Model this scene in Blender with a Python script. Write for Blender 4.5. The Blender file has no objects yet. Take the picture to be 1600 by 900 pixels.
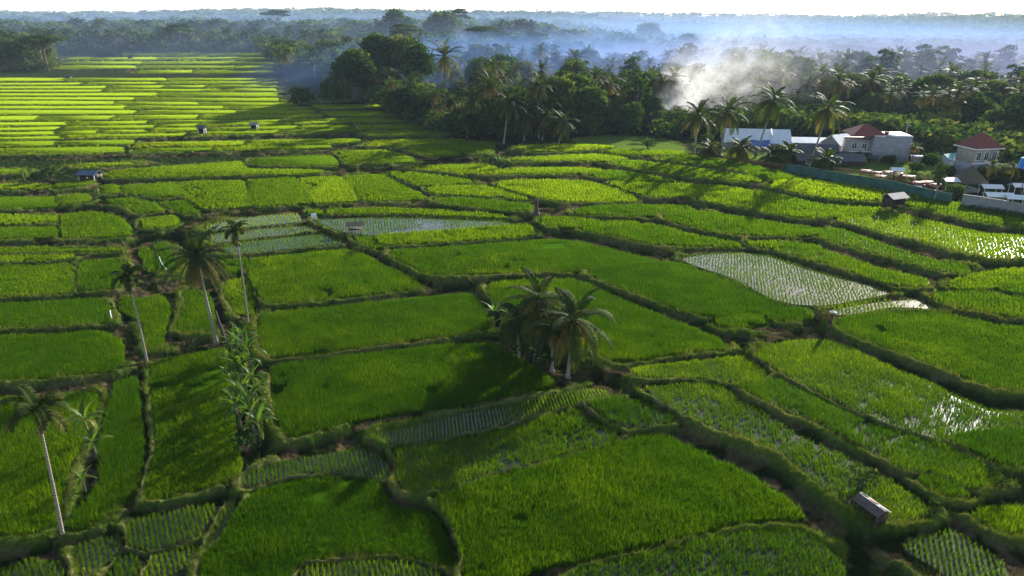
import bpy, math, random
import numpy as np
from mathutils import Vector, Matrix
rng = np.random.default_rng(7)
random.seed(7)
SC = bpy.context.scene
COL = SC.collection
# ------------------------------------------------------------------ camera
CAMH, FPX, PITCH = 30.0, 1081.0, math.radians(21.2)
CP, SP = math.cos(PITCH), math.sin(PITCH)
SUN_AZ, SUN_EL = math.radians(37.0), math.radians(19.0)

def sstep(a, b, x):
    t = np.clip((x - a) / (b - a), 0, 1)
    return t * t * (3 - 2 * t)

def base(X, Y):
    """smooth large-scale lie of the land (metres)"""
    X = np.asarray(X, float); Y = np.asarray(Y, float)
    r = X / np.maximum(Y, 20.0)
    left = 1 - sstep(0.02, 0.26, r)
    z = 0.015 * np.clip(Y, 0, 150) + left * 0.03 * np.clip(Y - 150, 0, 290)
    z += left * 0.012 * np.clip(Y - 460, 0, 3500) + (1 - left) * 0.012 * np.clip(Y - 820, 0, 3500)
    z += 0.018 * np.clip(X, -24, 60) * (1 - sstep(120, 200, Y))
    far = sstep(600, 1500, Y)
    z += far * 5.0 * (np.sin(X * 0.0043 + Y * 0.0019) + np.sin(X * 0.0021 - Y * 0.0052 + 1.3))
    # the misty valley floor behind the village
    z -= 5.0 * sstep(300, 380, Y) * (1 - sstep(900, 1200, Y)) * sstep(0.0, 0.12, r)
    return z

def pix_ray(px, py):
    dx = (np.asarray(px, float) - 800) / FPX; dy = (450 - np.asarray(py, float)) / FPX
    return dx, CP + SP * dy, -SP + CP * dy

def unproject(px, py, z=None):
    dx, yw, zw = pix_ray(px, py)
    t = CAMH / np.maximum(-zw, 1e-4)
    if z is not None:
        t = (CAMH - z) / np.maximum(-zw, 1e-4)
    else:
        t = np.minimum(t, 900)
        lo = np.zeros_like(t) + 15.0; hi = np.minimum(t * 1.15, 1500)
        for _ in range(45):
            m = (lo + hi) / 2
            above = CAMH + zw * m > base(dx * m, yw * m)
            lo = np.where(above, m, lo); hi = np.where(above, hi, m)
        t = lo
    return dx * t, yw * t

def at_depth(px, py, Y):
    """world point seen at pixel (px,py) at forward distance Y"""
    dx, yw, zw = pix_ray(px, py)
    t = Y / yw
    return dx * t, Y, CAMH + zw * t

# ------------------------------------------------------------------ paddies, traced outlines
# type: D dense, M medium with gaps and water, S sparse rows on wet mud, W flooded young rows, G lawn ; then height offset
FIELDS = """
D 0|400,773 425,764 450,757 500,751 550,751 592,757 602,775 615,790 640,799 670,800 684,815 697,837 705,862 710,888 688,884 650,871 612,865 550,864 500,874 460,886 400,905 305,910 318,880 326,868 350,845 370,805
S 0|440,905 470,893 520,887 580,880 640,883 690,897 705,910
S .1|384,748 400,740 445,726 500,713 540,705 570,700 586,708 604,722 609,737 608,747 597,750 540,743 500,739 460,745 430,753 400,760 385,764
M .3|617,710 650,705 712,693 800,676 850,652 905,639 914,648 940,667 966,680 969,686 940,697 900,705 850,721 800,735 750,749 700,766 670,774 645,775 627,766 621,754 626,730
S .5|584,689 612,681 660,666 700,656 800,635 850,623 912,609 948,611 952,622 912,629 900,633 850,646 800,663 750,675 700,688 650,698 617,704 598,693
M .5|919,635 960,626 988,632 1025,641 1052,656 1048,664 1025,669 990,673 980,671 950,660 927,642
D .1|684,787 712,774 750,758 800,743 850,731 900,713 950,700 980,691 1012,683 1040,681 1062,692 1087,705 1125,722 1175,744 1200,762 1220,776 1248,797 1258,809 1240,810 1200,811 1150,817 1100,832 1050,844 1000,857 925,875 875,887 825,898 735,912 726,890 720,860 712,835 700,815 690,800
M .1|900,900 975,882 1050,862 1100,848 1150,839 1200,831 1237,829 1262,838 1296,860 1318,882 1325,912 870,912
M .9|1007,614 1025,611 1075,607 1118,608 1136,617 1160,637 1200,657 1237,682 1300,714 1350,737 1400,769 1437,794 1454,809 1450,812 1412,821 1387,828 1337,806 1300,781 1270,756 1250,738 1225,718 1200,706 1112,673 1075,657 1025,631
M 1.3|1150,611 1170,607 1200,602 1212,600 1250,624 1300,647 1350,669 1385,682 1425,694 1465,706 1482,709 1525,734 1560,757 1558,766 1537,773 1512,777 1480,758 1450,749 1425,750 1400,741 1350,711 1300,684 1262,664 1220,649 1180,630
D 1.3|1430,761 1450,755 1475,763 1512,783 1502,789 1475,785 1450,775
M 1.1|1178,566 1192,552 1215,546 1250,540 1295,538 1320,547 1362,569 1400,587 1450,607 1500,632 1550,652 1605,674 1605,684 1570,678 1525,681 1487,693 1470,699 1425,685 1390,674 1325,646 1275,621 1225,594 1200,578
D 1.5|1302,511 1337,505 1387,497 1450,499 1470,497 1512,506 1562,519 1605,530 1605,642 1550,620 1500,600 1450,580 1400,560 1350,543 1315,526
D 1.2|1482,701 1500,690 1545,682 1575,683 1605,690 1605,752 1575,741 1550,733 1512,716
D .4|1517,812 1537,801 1605,783 1605,862 1562,840 1532,822
S .2|1409,858 1425,848 1470,836 1490,831 1525,856 1575,888 1595,912 1500,912 1475,897 1437,877
M .9|985,587 1050,576 1100,571 1155,563 1165,566 1196,586 1188,599 1150,602 1125,601 1100,596 1050,596 1000,596
D .9|764,455 800,448 870,441 915,450 962,474 1000,490 1050,510 1100,530 1131,544 1128,549 1075,554 1025,560 987,568 965,571 945,563 915,547 880,534 850,520 800,492 775,473
D 1.2|920,433 950,426 1000,420 1045,415 1060,418 1100,433 1137,449 1200,482 1237,492 1263,489 1263,500 1250,504 1212,508 1198,499 1178,492 1138,495 1110,503 1050,485 1000,468 950,449
D 1.2|1117,509 1138,502 1175,497 1194,506 1194,512 1175,516 1132,519
W 1.3|1064,411 1100,403 1162,400 1205,406 1250,423 1300,438 1350,449 1375,458 1388,464 1350,473 1300,484 1270,486 1237,484 1200,474 1150,444 1112,431 1080,421
W 1.2|1302,499 1306,491 1350,481 1425,473 1444,478 1450,488 1425,486 1387,486 1350,495 1312,501
D 1.3|1457,470 1500,466 1542,466 1570,473 1605,484 1605,511 1562,501 1525,493 1487,486 1465,476
D 1.4|1557,461 1575,453 1605,446 1605,475 1575,465
D 1.4|1482,455 1530,438 1575,429 1605,425 1605,440 1570,449 1540,457 1490,461
M 1.4|1207,395 1230,388 1262,388 1287,401 1325,413 1375,431 1425,443 1453,447 1440,454 1397,454 1350,438 1325,429 1275,414 1237,404
M 1.5|1277,376 1300,367 1307,363 1325,371 1375,391 1425,408 1475,423 1511,426 1510,431 1487,435 1450,426 1400,411 1350,396 1300,384
M 1.7|1304,351 1337,346 1375,341 1400,341 1450,353 1500,367 1550,377 1605,391 1605,405 1570,411 1550,413 1500,401 1450,386 1400,376 1350,361
D 2|1412,325 1450,318 1465,320 1525,334 1605,343 1605,356 1562,360 1525,354 1475,341 1437,331
D 2.2|1206,297 1225,291 1262,288 1325,298 1387,308 1437,315 1412,319 1380,320 1350,321 1300,320 1250,311 1212,303
D 1.9|1088,320 1125,312 1175,306 1200,309 1237,319 1275,327 1325,332 1375,333 1379,336 1350,340 1300,346 1250,349 1200,341 1175,334 1125,326
D 1.7|1035,347 1075,341 1095,337 1150,347 1200,354 1225,360 1262,362 1293,369 1275,372 1237,375 1200,375 1150,375 1112,369 1075,360
D 1.5|1167,387 1200,386 1250,386 1212,391 1187,394
D 1.4|910,367 950,362 1000,358 1020,357 1050,367 1087,378 1125,384 1158,390 1137,391 1075,390 1037,390 1000,384 962,375 925,369
D 1.6|899,340 925,332 975,328 1050,326 1080,331 1083,335 1050,340 1000,345 950,344 912,343
D 1.4|847,351 875,345 895,347 925,352 975,354 1000,355 950,358 900,363 857,361
D 1.1|612,402 675,397 750,390 800,386 855,378 900,382 950,394 1012,409 1030,411 987,418 925,424 875,429 800,433 740,436 677,438 668,434 627,411
D 1.3|591,379 625,374 700,368 800,358 831,356 835,369 800,375 750,379 675,386 625,390 606,391
D 1.3|555,378 577,378 599,391 592,395
W 1.4|493,351 550,348 625,346 700,347 775,349 797,352 787,355 700,364 625,371 575,375 545,373 520,364
D 1.6|514,336 575,333 650,335 750,339 797,345 750,343 650,340 575,340 514,341
D 1.6|484,336 500,336 502,341 486,341
W 1.3|325,360 360,349 420,341 468,339 472,351 440,355 395,359 360,361 332,366
W 1.2|332,373 362,367 400,364 440,360 478,358 494,365 450,371 400,376 345,385 334,383
S 1.1|347,392 400,382 460,375 503,371 520,379 537,385 480,391 420,398 380,401 352,402
D .8|392,411 450,404 525,397 555,399 587,417 625,434 658,448 648,452 575,465 500,476 430,480 414,467 405,452 396,430
D .5|408,502 450,497 550,484 625,474 675,466 725,463 745,472 760,487 768,504 762,514 700,526 625,536 525,554 450,564 427,565 415,537
D .3|426,578 500,568 600,553 700,540 768,537 787,541 800,552 825,564 862,596 868,602 800,616 750,629 650,646 550,666 500,679 457,690 446,684 436,665 428,625
D -.4|238,572 250,562 300,552 350,541 358,550 361,600 366,660 373,700 374,722 376,740 350,754 275,774 231,784 229,770 237,737 247,705 246,662 242,625 237,600
D -.7|182,592 211,585 215,592 215,612 219,650 222,672 223,690 222,720 215,757 203,777 180,791 150,816 125,826 109,823 112,810 140,780 160,757 160,732 156,700 165,660 172,630
D -.6|-20,632 60,620 140,609 152,614 148,640 138,670 124,700 109,720 99,760 94,790 89,818 50,836 -20,840
D -.2|-20,533 75,524 150,518 170,523 193,538 191,550 193,566 175,581 125,586 50,594 -20,599
D 0|-20,489 75,473 150,467 171,478 173,500 169,506 100,512 -20,520
D .3|-20,425 50,418 114,413 115,446 114,459 50,466 -20,472
D .2|125,411 185,405 196,418 189,440 179,455 150,457 126,455
D .4|-20,407 60,403 116,400 113,407 60,412 -20,419
D .5|-20,395 75,390 188,393 184,396 80,397 -20,403
D .8|-20,367 87,357 91,367 87,376 -20,387
D .9|-20,348 85,341 89,352 -20,363
D .7|98,338 140,336 175,341 198,356 204,370 190,374 125,374 101,374 103,365 106,357 98,347
D 1.1|-20,318 80,313 86,316 84,329 -20,340
D 1.1|93,311 135,308 139,312 134,321 93,326
D 1.4|91,295 140,288 146,286 138,291 125,296 93,300
D 1.4|-20,297 75,294 77,299 -20,306
D 1.2|166,293 184,296 185,306 166,309
D 1.0|168,316 205,313 237,323 255,335 222,338 212,330 195,322
D .9|227,346 270,341 276,350 269,360 227,360
D 1.3|192,296 250,292 270,291 284,311 250,314 230,310 200,305
D 1.1|258,322 287,317 310,335 300,340 275,331
D 1.4|278,288 382,287 386,300 394,330 350,331 318,331 301,317
D 1.5|390,286 458,283 474,303 490,325 400,329 394,305
D 1.5|470,283 530,281 549,303 562,321 500,325 488,307
D 1.6|540,280 595,277 604,285 636,303 667,315 637,320 575,321 556,302
D 1.6|678,317 725,316 800,323 830,325 825,334 800,335 750,330 700,325
D 1.7|668,302 750,296 775,303 800,312 831,320 800,314 725,311 684,310
D 1.8|611,277 625,275 675,280 732,288 735,291 700,295 665,298 639,290
D 1.8|776,296 800,290 862,287 912,289 942,296 975,308 997,319 962,321 912,324 850,318 800,304
D 1.9|951,292 1025,293 1070,295 1125,297 1163,301 1150,305 1100,311 1050,315 1016,316 977,302
D 2|921,279 960,273 1000,280 1058,290 1025,291 975,289 940,285
D 2|745,282 790,273 875,267 945,271 907,276 850,278 800,278
D 2.2|953,262 987,258 1025,263 1100,272 1173,283 1196,288 1175,291 1125,289 1062,281 1012,274
D 2.5|1024,256 1087,251 1150,261 1200,272 1225,282 1256,285 1225,288 1200,290 1175,278 1099,265
D 2.3|803,257 875,251 940,247 982,254 950,258 875,258 803,261
D 2.5|944,246 970,241 1050,243 1078,249 1012,251 977,249
D 2.5|803,238 850,233 912,232 962,236 925,240 875,244 833,245
D 2.2|628,236 687,232 723,250 675,251 650,245
D 2.3|694,231 762,227 770,236 760,246 731,248
D 2.1|642,271 652,267 750,263 783,272 737,280 700,275
D 2|532,243 550,240 600,240 624,247 642,255 648,261 587,261 547,263 543,257
D 1.9|396,254 460,251 513,248 523,257 526,265 503,266 396,263
D 1.8|165,284 187,272 250,268 325,262 375,258 380,270 400,272 503,273 493,278 400,279 350,281 250,283
D 1.5|-20,270 37,271 35,276 -20,278
D 1.6|122,263 200,261 208,262 155,267 124,267
D -.5|216,386 230,386 243,396 247,420 235,428 227,415
D -.3|247,382 262,387 271,410 280,424 268,429 252,427
D -.5|190,461 220,466 250,461 263,472 267,485 259,505 254,544 234,549 232,525 222,502 188,484
D -.1|288,453 322,456 333,472 336,500 334,519 277,521 275,512 284,495 293,470
D .2|357,440 390,434 400,480 396,495 369,496 364,480 352,462
D .3|347,411 385,406 393,425 357,431
S -.9|202,811 275,796 338,784 335,800 311,831 270,846 234,854 204,846
S -1.1|247,860 303,849 308,860 287,881 260,893 225,905 226,893
S -1.2|117,845 175,834 188,832 187,847 173,867 135,893 120,886
S -1.3|183,866 196,861 222,868 217,880 205,893 150,912 140,905
S -1.3|-20,905 17,883 39,869 93,873 93,895 80,912 -20,912
S -.6|352,793 370,787 367,805 345,830 328,850 320,854 334,830
D 1.5|489,165 560,164 605,168 560,170 506,172
D 1.5|508,175 570,174 622,177 632,181 560,183 522,182
D 1.5|528,187 600,184 643,187 655,191 560,193 547,191
D 1.5|558,198 620,195 668,196 685,199 600,203 567,203
D 1.5|571,207 640,204 718,202 731,205 700,212 600,215 578,212
D 1.6|603,220 700,217 733,221 690,227 620,231 570,230
G 2.6|905,219 960,215 1030,221 1085,238 1070,241 1000,238 950,236 915,230
G 2.2|1295,268 1390,262 1440,266 1435,279 1400,284 1300,279
G 2.2|1075,233 1180,240 1280,262 1220,263 1130,249
""".strip().splitlines()

def strip_rows():
    out = []
    r = random.Random(3)
    x0 = [121, 129, 135, 141, 146, 151, 157, 165, 172, 181, 192, 200, 208, 215, 222]
    x4 = [122, 127, 132, 138, 144, 153, 160, 166, 172, 179, 187, 192, 198, 205, 212]
    def xend(y):
        return float(np.interp(y, [120, 158, 164, 178, 192, 205, 213, 222], [425, 432, 478, 497, 536, 556, 562, 585]))
    for i in range(len(x0) - 1):
        ya = lambda x: x0[i] + (x4[i] - x0[i]) * x / 400 + 1.0
        yb = lambda x: x0[i + 1] + (x4[i + 1] - x0[i + 1]) * x / 400 - (1.0 + .7 * (i > 8))
        xe = xend(ya(450))
        cuts = [-20]
        x = r.uniform(60, 240)
        while x < xe - 60:
            cuts.append(x); x += r.uniform(60, 230)
        cuts.append(xe)
        for a, b in zip(cuts[:-1], cuts[1:]):
            a2 = a + (1.5 if a > 0 else 0); b2 = b - 1.5
            sl = r.uniform(-4, 6)
            n = max(3, int((b2 - a2) / 26))
            j = lambda: r.uniform(-.9, .9) * (.6 if i < 6 else 1)
            top = [(a2 + sl + (b2 - a2) * k / n, ya(a2 + (b2 - a2) * k / n) + j()) for k in range(n + 1)]
            bot = [(a2 - sl * (a > 0) + (b2 - a2) * k / n, yb(a2 + (b2 - a2) * k / n) + j()) for k in range(n, -1, -1)]
            out.append(('D', r.uniform(-.15, .15), top + bot))
    for (ya, yb, xa, xb) in ((81, 87.5, 195, 420), (89, 94.5, 108, 420), (96, 101, 98, 424), (102.5, 108, 86, 424), (109.5, 115, 216, 424),
                             (224.5, 231.5, 212, 560), (234.5, 238.5, 214, 515), (224, 231, -20, 205), (234, 244, -20, 190)):
        cuts = [xa]
        x = xa + r.uniform(80, 180)
        while x < xb - 60:
            cuts.append(x); x += r.uniform(90, 200)
        cuts.append(xb)
        for a, b in zip(cuts[:-1], cuts[1:]):
            tilt = -.02 if ya > 220 else 0
            out.append(('D', r.uniform(-.1, .15), [(a + 1.5, ya + tilt * (a - xa)), ((a + b) / 2, ya + tilt * ((a + b) / 2 - xa) + r.uniform(-.6, .3)), (b - 1, ya + tilt * (b - xa)),
                                                  (b - 2, yb + tilt * (b - xa)), ((a + b) / 2, yb + tilt * ((a + b) / 2 - xa) + r.uniform(-.3, .5)), (a + .5, yb + tilt * (a - xa))]))
    return out

def chaikin(P, n=1):
    for _ in range(n):
        Q = np.roll(P, -1, 0)
        P = np.stack([P * .85 + Q * .15, P * .15 + Q * .85], 1).reshape(-1, 2)
    return P

polys = []           # dicts: type, world polygon, z, px centre
raw = []
for ln in FIELDS:
    head, pts = ln.split('|')
    ty, off = head.split()
    raw.append((ty, float(off), [tuple(map(float, p.split(','))) for p in pts.split()]))
raw += strip_rows()
for ty, off, pts in raw:
    pp = []
    for x, y in pts:
        if x <= -20: x = -330
        if x >= 1605: x = 1960
        if y >= 905: y = 1010
        pp.append((x, y))
    pp = chaikin(np.array(pp), 1)
    X, Y = unproject(pp[:, 0], pp[:, 1])
    W = np.stack([X, Y], 1)
    # the offsets above are only the local steps: the smooth part is in base()
    loc = off if abs(off) < .01 else off * .35
    z = float(np.mean(base(X, Y))) + (loc if Y.mean() < 160 else 0.1 * off)
    polys.append(dict(ty=ty, P=W, z=z, c=pp.mean(0), d=float(np.hypot(X, Y).min()), gm=(.25 if pp[:, 0].mean() < 385 and pp[:, 1].mean() > 360 else .2 if pp[:, 1].mean() > 600 else .45 if pp[:, 1].mean() > 520 else 1.0)))

def poly_eval(P, X, Y, want_dist=True):
    """inside mask and distance to the outline for points X,Y"""
    ins = np.zeros(X.shape, bool); d2 = np.full(X.shape, 1e18)
    n = len(P)
    for k in range(n):
        x1, y1 = P[k]; x2, y2 = P[(k + 1) % n]
        cond = ((y1 > Y) != (y2 > Y))
        with np.errstate(divide='ignore', invalid='ignore'):
            xi = (x2 - x1) * (Y - y1) / (y2 - y1 if y2 != y1 else 1e-9) + x1
        ins ^= cond & (X < xi)
        if want_dist:
            ex, ey = x2 - x1, y2 - y1
            L = ex * ex + ey * ey + 1e-12
            t = np.clip(((X - x1) * ex + (Y - y1) * ey) / L, 0, 1)
            d2 = np.minimum(d2, (X - x1 - t * ex) ** 2 + (Y - y1 - t * ey) ** 2)
    return ins, np.sqrt(d2)

# cheap smooth value noise
_NT = rng.random((256, 256))
def vnoise(x, y):
    xi = np.floor(x).astype(int); yi = np.floor(y).astype(int)
    fx = x - xi; fy = y - yi
    fx = fx * fx * (3 - 2 * fx); fy = fy * fy * (3 - 2 * fy)
    a = _NT[xi & 255, yi & 255]; b = _NT[(xi + 1) & 255, yi & 255]
    c = _NT[xi & 255, (yi + 1) & 255]; d = _NT[(xi + 1) & 255, (yi + 1) & 255]
    return (a * (1 - fx) + b * fx) * (1 - fy) + (c * (1 - fx) + d * fx) * fy
def fbm(x, y, o=3):
    s = 0; a = .5
    for k in range(o):
        s = s + a * vnoise(x + 17.3 * k, y - 9.1 * k); x = x * 2.03; y = y * 2.03; a *= .5
    return s / (1 - .5 ** o)

# ------------------------------------------------------------------ mesh helpers
def mesh_np(name, V, F, mat=None, attrs=None, smooth=False):
    """V (n,3); F a list of integer arrays (m,3) or (m,4)"""
    me = bpy.data.meshes.new(name)
    V = np.asarray(V, np.float32)
    F = [np.asarray(f, np.int32) for f in F if len(f)]
    me.vertices.add(len(V)); me.vertices.foreach_set('co', V.ravel())
    lt = np.concatenate([np.full(len(f), f.shape[1], np.int32) for f in F])
    li = np.concatenate([f.ravel() for f in F])
    ls = np.concatenate([[0], np.cumsum(lt)[:-1]]).astype(np.int32)
    me.loops.add(len(li)); me.loops.foreach_set('vertex_index', li)
    me.polygons.add(len(lt)); me.polygons.foreach_set('loop_start', ls); me.polygons.foreach_set('loop_total', lt)
    if smooth: me.polygons.foreach_set('use_smooth', np.ones(len(lt), bool))
    for k, (ty, a) in (attrs or {}).items():
        at = me.attributes.new(k, ty, 'POINT')
        a = np.asarray(a, np.float32)
        at.data.foreach_set('color' if ty == 'FLOAT_COLOR' else 'value', a.ravel())
    me.update(calc_edges=True)
    if mat:
        for m in (mat if isinstance(mat, (list, tuple)) else [mat]): me.materials.append(m)
    return me

def link(name, me, parent=None):
    o = bpy.data.objects.new(name, me); COL.objects.link(o)
    if parent: o.parent = parent
    return o
def tag(o, label=None, cat=None, group=None, kind=None):
    if label: o['label'] = label
    if cat: o['category'] = cat
    if group: o['group'] = group
    if kind: o['kind'] = kind
    return o
def empty(name, loc=(0, 0, 0), rz=0, s=1):
    o = bpy.data.objects.new(name, None); COL.objects.link(o)
    o.location = loc; o.rotation_euler = (0, 0, rz); o.scale = (s, s, s) if not hasattr(s, '__len__') else s
    return o
# ------------------------------------------------------------------ materials
def new_mat(name):
    m = bpy.data.materials.new(name); m.use_nodes = True
    nt = m.node_tree; nt.nodes.clear()
    return m, nt
def N(nt, t, **kw):
    n = nt.nodes.new(t)
    for k, v in kw.items():
        if k.startswith('i_'): n.inputs[k[2:].replace('_', ' ')].default_value = v
        else: setattr(n, k, v)
    return n
def rgba(c, a=1): return (c[0], c[1], c[2], a)

def ramp(nt, fac, stops):
    r = N(nt, 'ShaderNodeValToRGB')
    e = r.color_ramp.elements
    e[0].position, e[0].color = stops[0][0], rgba(stops[0][1]); e[1].position, e[1].color = stops[-1][0], rgba(stops[-1][1])
    for p, c in stops[1:-1]:
        k = e.new(p); k.color = rgba(c)
    nt.links.new(fac, r.inputs['Fac'])
    return r.outputs['Color']

def noise_fac(nt, scale, detail=4, coord='Object', rough=.6):
    tc = N(nt, 'ShaderNodeTexCoord')
    n = N(nt, 'ShaderNodeTexNoise'); n.inputs['Scale'].default_value = scale; n.inputs['Detail'].default_value = detail; n.inputs['Roughness'].default_value = rough
    nt.links.new(tc.outputs[coord], n.inputs['Vector'])
    return n.outputs['Fac']

def solid(name, c1, c2=None, scale=3, rough=.8, metal=0, bump=0, spec=.4, coord='Object', detail=5):
    m, nt = new_mat(name)
    b = N(nt, 'ShaderNodeBsdfPrincipled'); out = N(nt, 'ShaderNodeOutputMaterial')
    b.inputs['Roughness'].default_value = rough; b.inputs['Metallic'].default_value = metal
    b.inputs['Specular IOR Level'].default_value = spec
    f = noise_fac(nt, scale, detail, coord)
    c2 = c2 or tuple(x * .7 for x in c1)
    nt.links.new(ramp(nt, f, [(.3, c2), (.7, c1)]), b.inputs['Base Color'])
    if bump:
        bp = N(nt, 'ShaderNodeBump'); bp.inputs['Strength'].default_value = bump; bp.inputs['Distance'].default_value = .05
        nt.links.new(f, bp.inputs['Height']); nt.links.new(bp.outputs[0], b.inputs['Normal'])
    nt.links.new(b.outputs[0], out.inputs[0])
    return m

def leaf_mat(name, stops, trans, tmix=.45, rough=.55, spec=.25, objrand=0.0):
    """leaves: colour runs along stops by the 'tint' attribute (0..1), light shines through"""
    m, nt = new_mat(name)
    at = N(nt, 'ShaderNodeAttribute', attribute_name='tint')
    fac = at.outputs['Fac']
    if objrand:
        oi = N(nt, 'ShaderNodeObjectInfo')
        ma = N(nt, 'ShaderNodeMath', operation='MULTIPLY_ADD'); ma.inputs[1].default_value = objrand; ma.inputs[2].default_value = -objrand / 2
        nt.links.new(oi.outputs['Random'], ma.inputs[0])
        ad = N(nt, 'ShaderNodeMath', operation='ADD', use_clamp=True)
        nt.links.new(ma.outputs[0], ad.inputs[0]); nt.links.new(fac, ad.inputs[1]); fac = ad.outputs[0]
    col = ramp(nt, fac, stops)
    b = N(nt, 'ShaderNodeBsdfPrincipled'); b.inputs['Roughness'].default_value = rough; b.inputs['Specular IOR Level'].default_value = spec
    nt.links.new(col, b.inputs['Base Color'])
    t = N(nt, 'ShaderNodeBsdfTranslucent')
    mx = N(nt, 'ShaderNodeMix', data_type='RGBA', blend_type='MULTIPLY'); mx.inputs['Factor'].default_value = 1
    nt.links.new(col, mx.inputs['A']); mx.inputs['B'].default_value = rgba(trans)
    nt.links.new(mx.outputs['Result'], t.inputs['Color'])
    ms = N(nt, 'ShaderNodeMixShader'); ms.inputs[0].default_value = tmix
    out = N(nt, 'ShaderNodeOutputMaterial')
    nt.links.new(b.outputs[0], ms.inputs[1]); nt.links.new(t.outputs[0], ms.inputs[2]); nt.links.new(ms.outputs[0], out.inputs[0])
    return m

M = {}
M['rice'] = leaf_mat('rice leaves', [(0, (.016, .050, .002)), (.35, (.040, .105, .003)), (.6, (.085, .155, .004)), (.85, (.30, .39, .015)), (1, (.42, .46, .04))], (1.7, 1.65, .3), .45, rough=.8, spec=0)
M['grass'] = leaf_mat('bank grass', [(0, (.012, .032, .006)), (.5, (.04, .085, .01)), (.85, (.13, .17, .02)), (1, (.24, .20, .08))], (1.4, 1.4, .5), .3, rough=.8, spec=0)
M['broad'] = leaf_mat('broadleaf foliage', [(0, (.010, .028, .012)), (.45, (.030, .062, .018)), (.75, (.075, .105, .024)), (1, (.12, .11, .036))], (1.4, 1.5, .6), .32, spec=0, objrand=.35)
M['palm'] = leaf_mat('palm fronds', [(0, (.010, .026, .008)), (.5, (.030, .055, .012)), (.8, (.11, .10, .025)), (1, (.30, .17, .05))], (1.3, 1.3, .6), .3, rough=.6, spec=.03, objrand=.12)
M['banana'] = leaf_mat('banana leaves', [(0, (.03, .07, .012)), (.6, (.08, .15, .02)), (1, (.25, .22, .06))], (1.6, 1.6, .5), .5, rough=.45, spec=.15)

def ground_mat():
    m, nt = new_mat('paddy ground')
    at = N(nt, 'ShaderNodeVertexColor', layer_name='Col')
    b = N(nt, 'ShaderNodeBsdfPrincipled'); b.inputs['Roughness'].default_value = .9; b.inputs['Specular IOR Level'].default_value = .0
    geo = N(nt, 'ShaderNodeNewGeometry')
    n1 = N(nt, 'ShaderNodeTexNoise'); n1.inputs['Scale'].default_value = 2.6; n1.inputs['Detail'].default_value = 8; n1.inputs['Roughness'].default_value = .7
    nt.links.new(geo.outputs['Position'], n1.inputs['Vector'])
    v = ramp(nt, n1.outputs['Fac'], [(.25, (.45, .5, .4)), (.5, (.95, 1, .9)), (.75, (1.7, 1.5, 1.3))])
    mx = N(nt, 'ShaderNodeMix', data_type='RGBA', blend_type='MULTIPLY'); mx.inputs['Factor'].default_value = 1
    nt.links.new(at.outputs['Color'], mx.inputs['A']); nt.links.new(v, mx.inputs['B'])
    nt.links.new(mx.outputs['Result'], b.inputs['Base Color'])
    bp = N(nt, 'ShaderNodeBump'); bp.inputs['Strength'].default_value = .6; bp.inputs['Distance'].default_value = .12
    n2 = N(nt, 'ShaderNodeTexNoise'); n2.inputs['Scale'].default_value = 5; n2.inputs['Detail'].default_value = 5
    nt.links.new(geo.outputs['Position'], n2.inputs['Vector'])
    nt.links.new(n2.outputs['Fac'], bp.inputs['Height']); nt.links.new(bp.outputs[0], b.inputs['Normal'])
    out = N(nt, 'ShaderNodeOutputMaterial'); nt.links.new(b.outputs[0], out.inputs[0])
    return m
M['ground'] = ground_mat()

def water_mat():
    m, nt = new_mat('paddy water')
    b = N(nt, 'ShaderNodeBsdfPrincipled')
    b.inputs['Roughness'].default_value = .12; b.inputs['IOR'].default_value = 1.33; b.inputs['Specular IOR Level'].default_value = .5
    geo = N(nt, 'ShaderNodeNewGeometry')
    n1 = N(nt, 'ShaderNodeTexNoise'); n1.inputs['Scale'].default_value = .5; n1.inputs['Detail'].default_value = 4
    nt.links.new(geo.outputs['Position'], n1.inputs['Vector'])
    nt.links.new(ramp(nt, n1.outputs['Fac'], [(.3, (.022, .020, .010)), (.7, (.06, .05, .028))]), b.inputs['Base Color'])
    bp = N(nt, 'ShaderNodeBump'); bp.inputs['Strength'].default_value = .12; bp.inputs['Distance'].default_value = .02
    n2 = N(nt, 'ShaderNodeTexNoise'); n2.inputs['Scale'].default_value = 9; n2.inputs['Detail'].default_value = 3
    nt.links.new(geo.outputs['Position'], n2.inputs['Vector']); nt.links.new(n2.outputs['Fac'], bp.inputs['Height'])
    nt.links.new(bp.outputs[0], b.inputs['Normal'])
    out = N(nt, 'ShaderNodeOutputMaterial'); nt.links.new(b.outputs[0], out.inputs[0])
    return m
M['water'] = water_mat()

# ------------------------------------------------------------------ the ground: one sheet, fine where the paddies are
cols_px = np.concatenate([[-1400, -1000, -700, -520], np.arange(-400, -60, 6.0), np.arange(-60, 1660, 1.7), np.arange(1660, 2040, 6.0), [2150, 2400, 2700, 3100]])
ratio = (cols_px - 800) / FPX
ys = [-12., -4., 3., 9., 13., 17., 20., 22.5]
rows_px = np.concatenate([np.arange(1010, 905, -3.5), np.arange(905, 560, -1.35), np.arange(560, 280, -1.0), np.arange(280, 78, -.62)])
_, yr = unproject(np.full(len(rows_px), 800.), rows_px)
# between the row depths of the two sides of the picture
yr = np.maximum.accumulate(yr)
ys += [y for y in yr if y > 23.5]
y = ys[-1]
while y < 6500:
    y *= 1.02; ys.append(y)
ys = np.array(ys)
nc, nr = len(ratio), len(ys)
GX = ratio[None, :] * (ys[:, None] * CP + (CAMH - base(0, ys))[:, None] * SP)
GY = np.repeat(ys[:, None], nc, 1)
shape = GX.shape
X = GX.ravel(); Y = GY.ravel()
B = base(X, Y)
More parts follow.
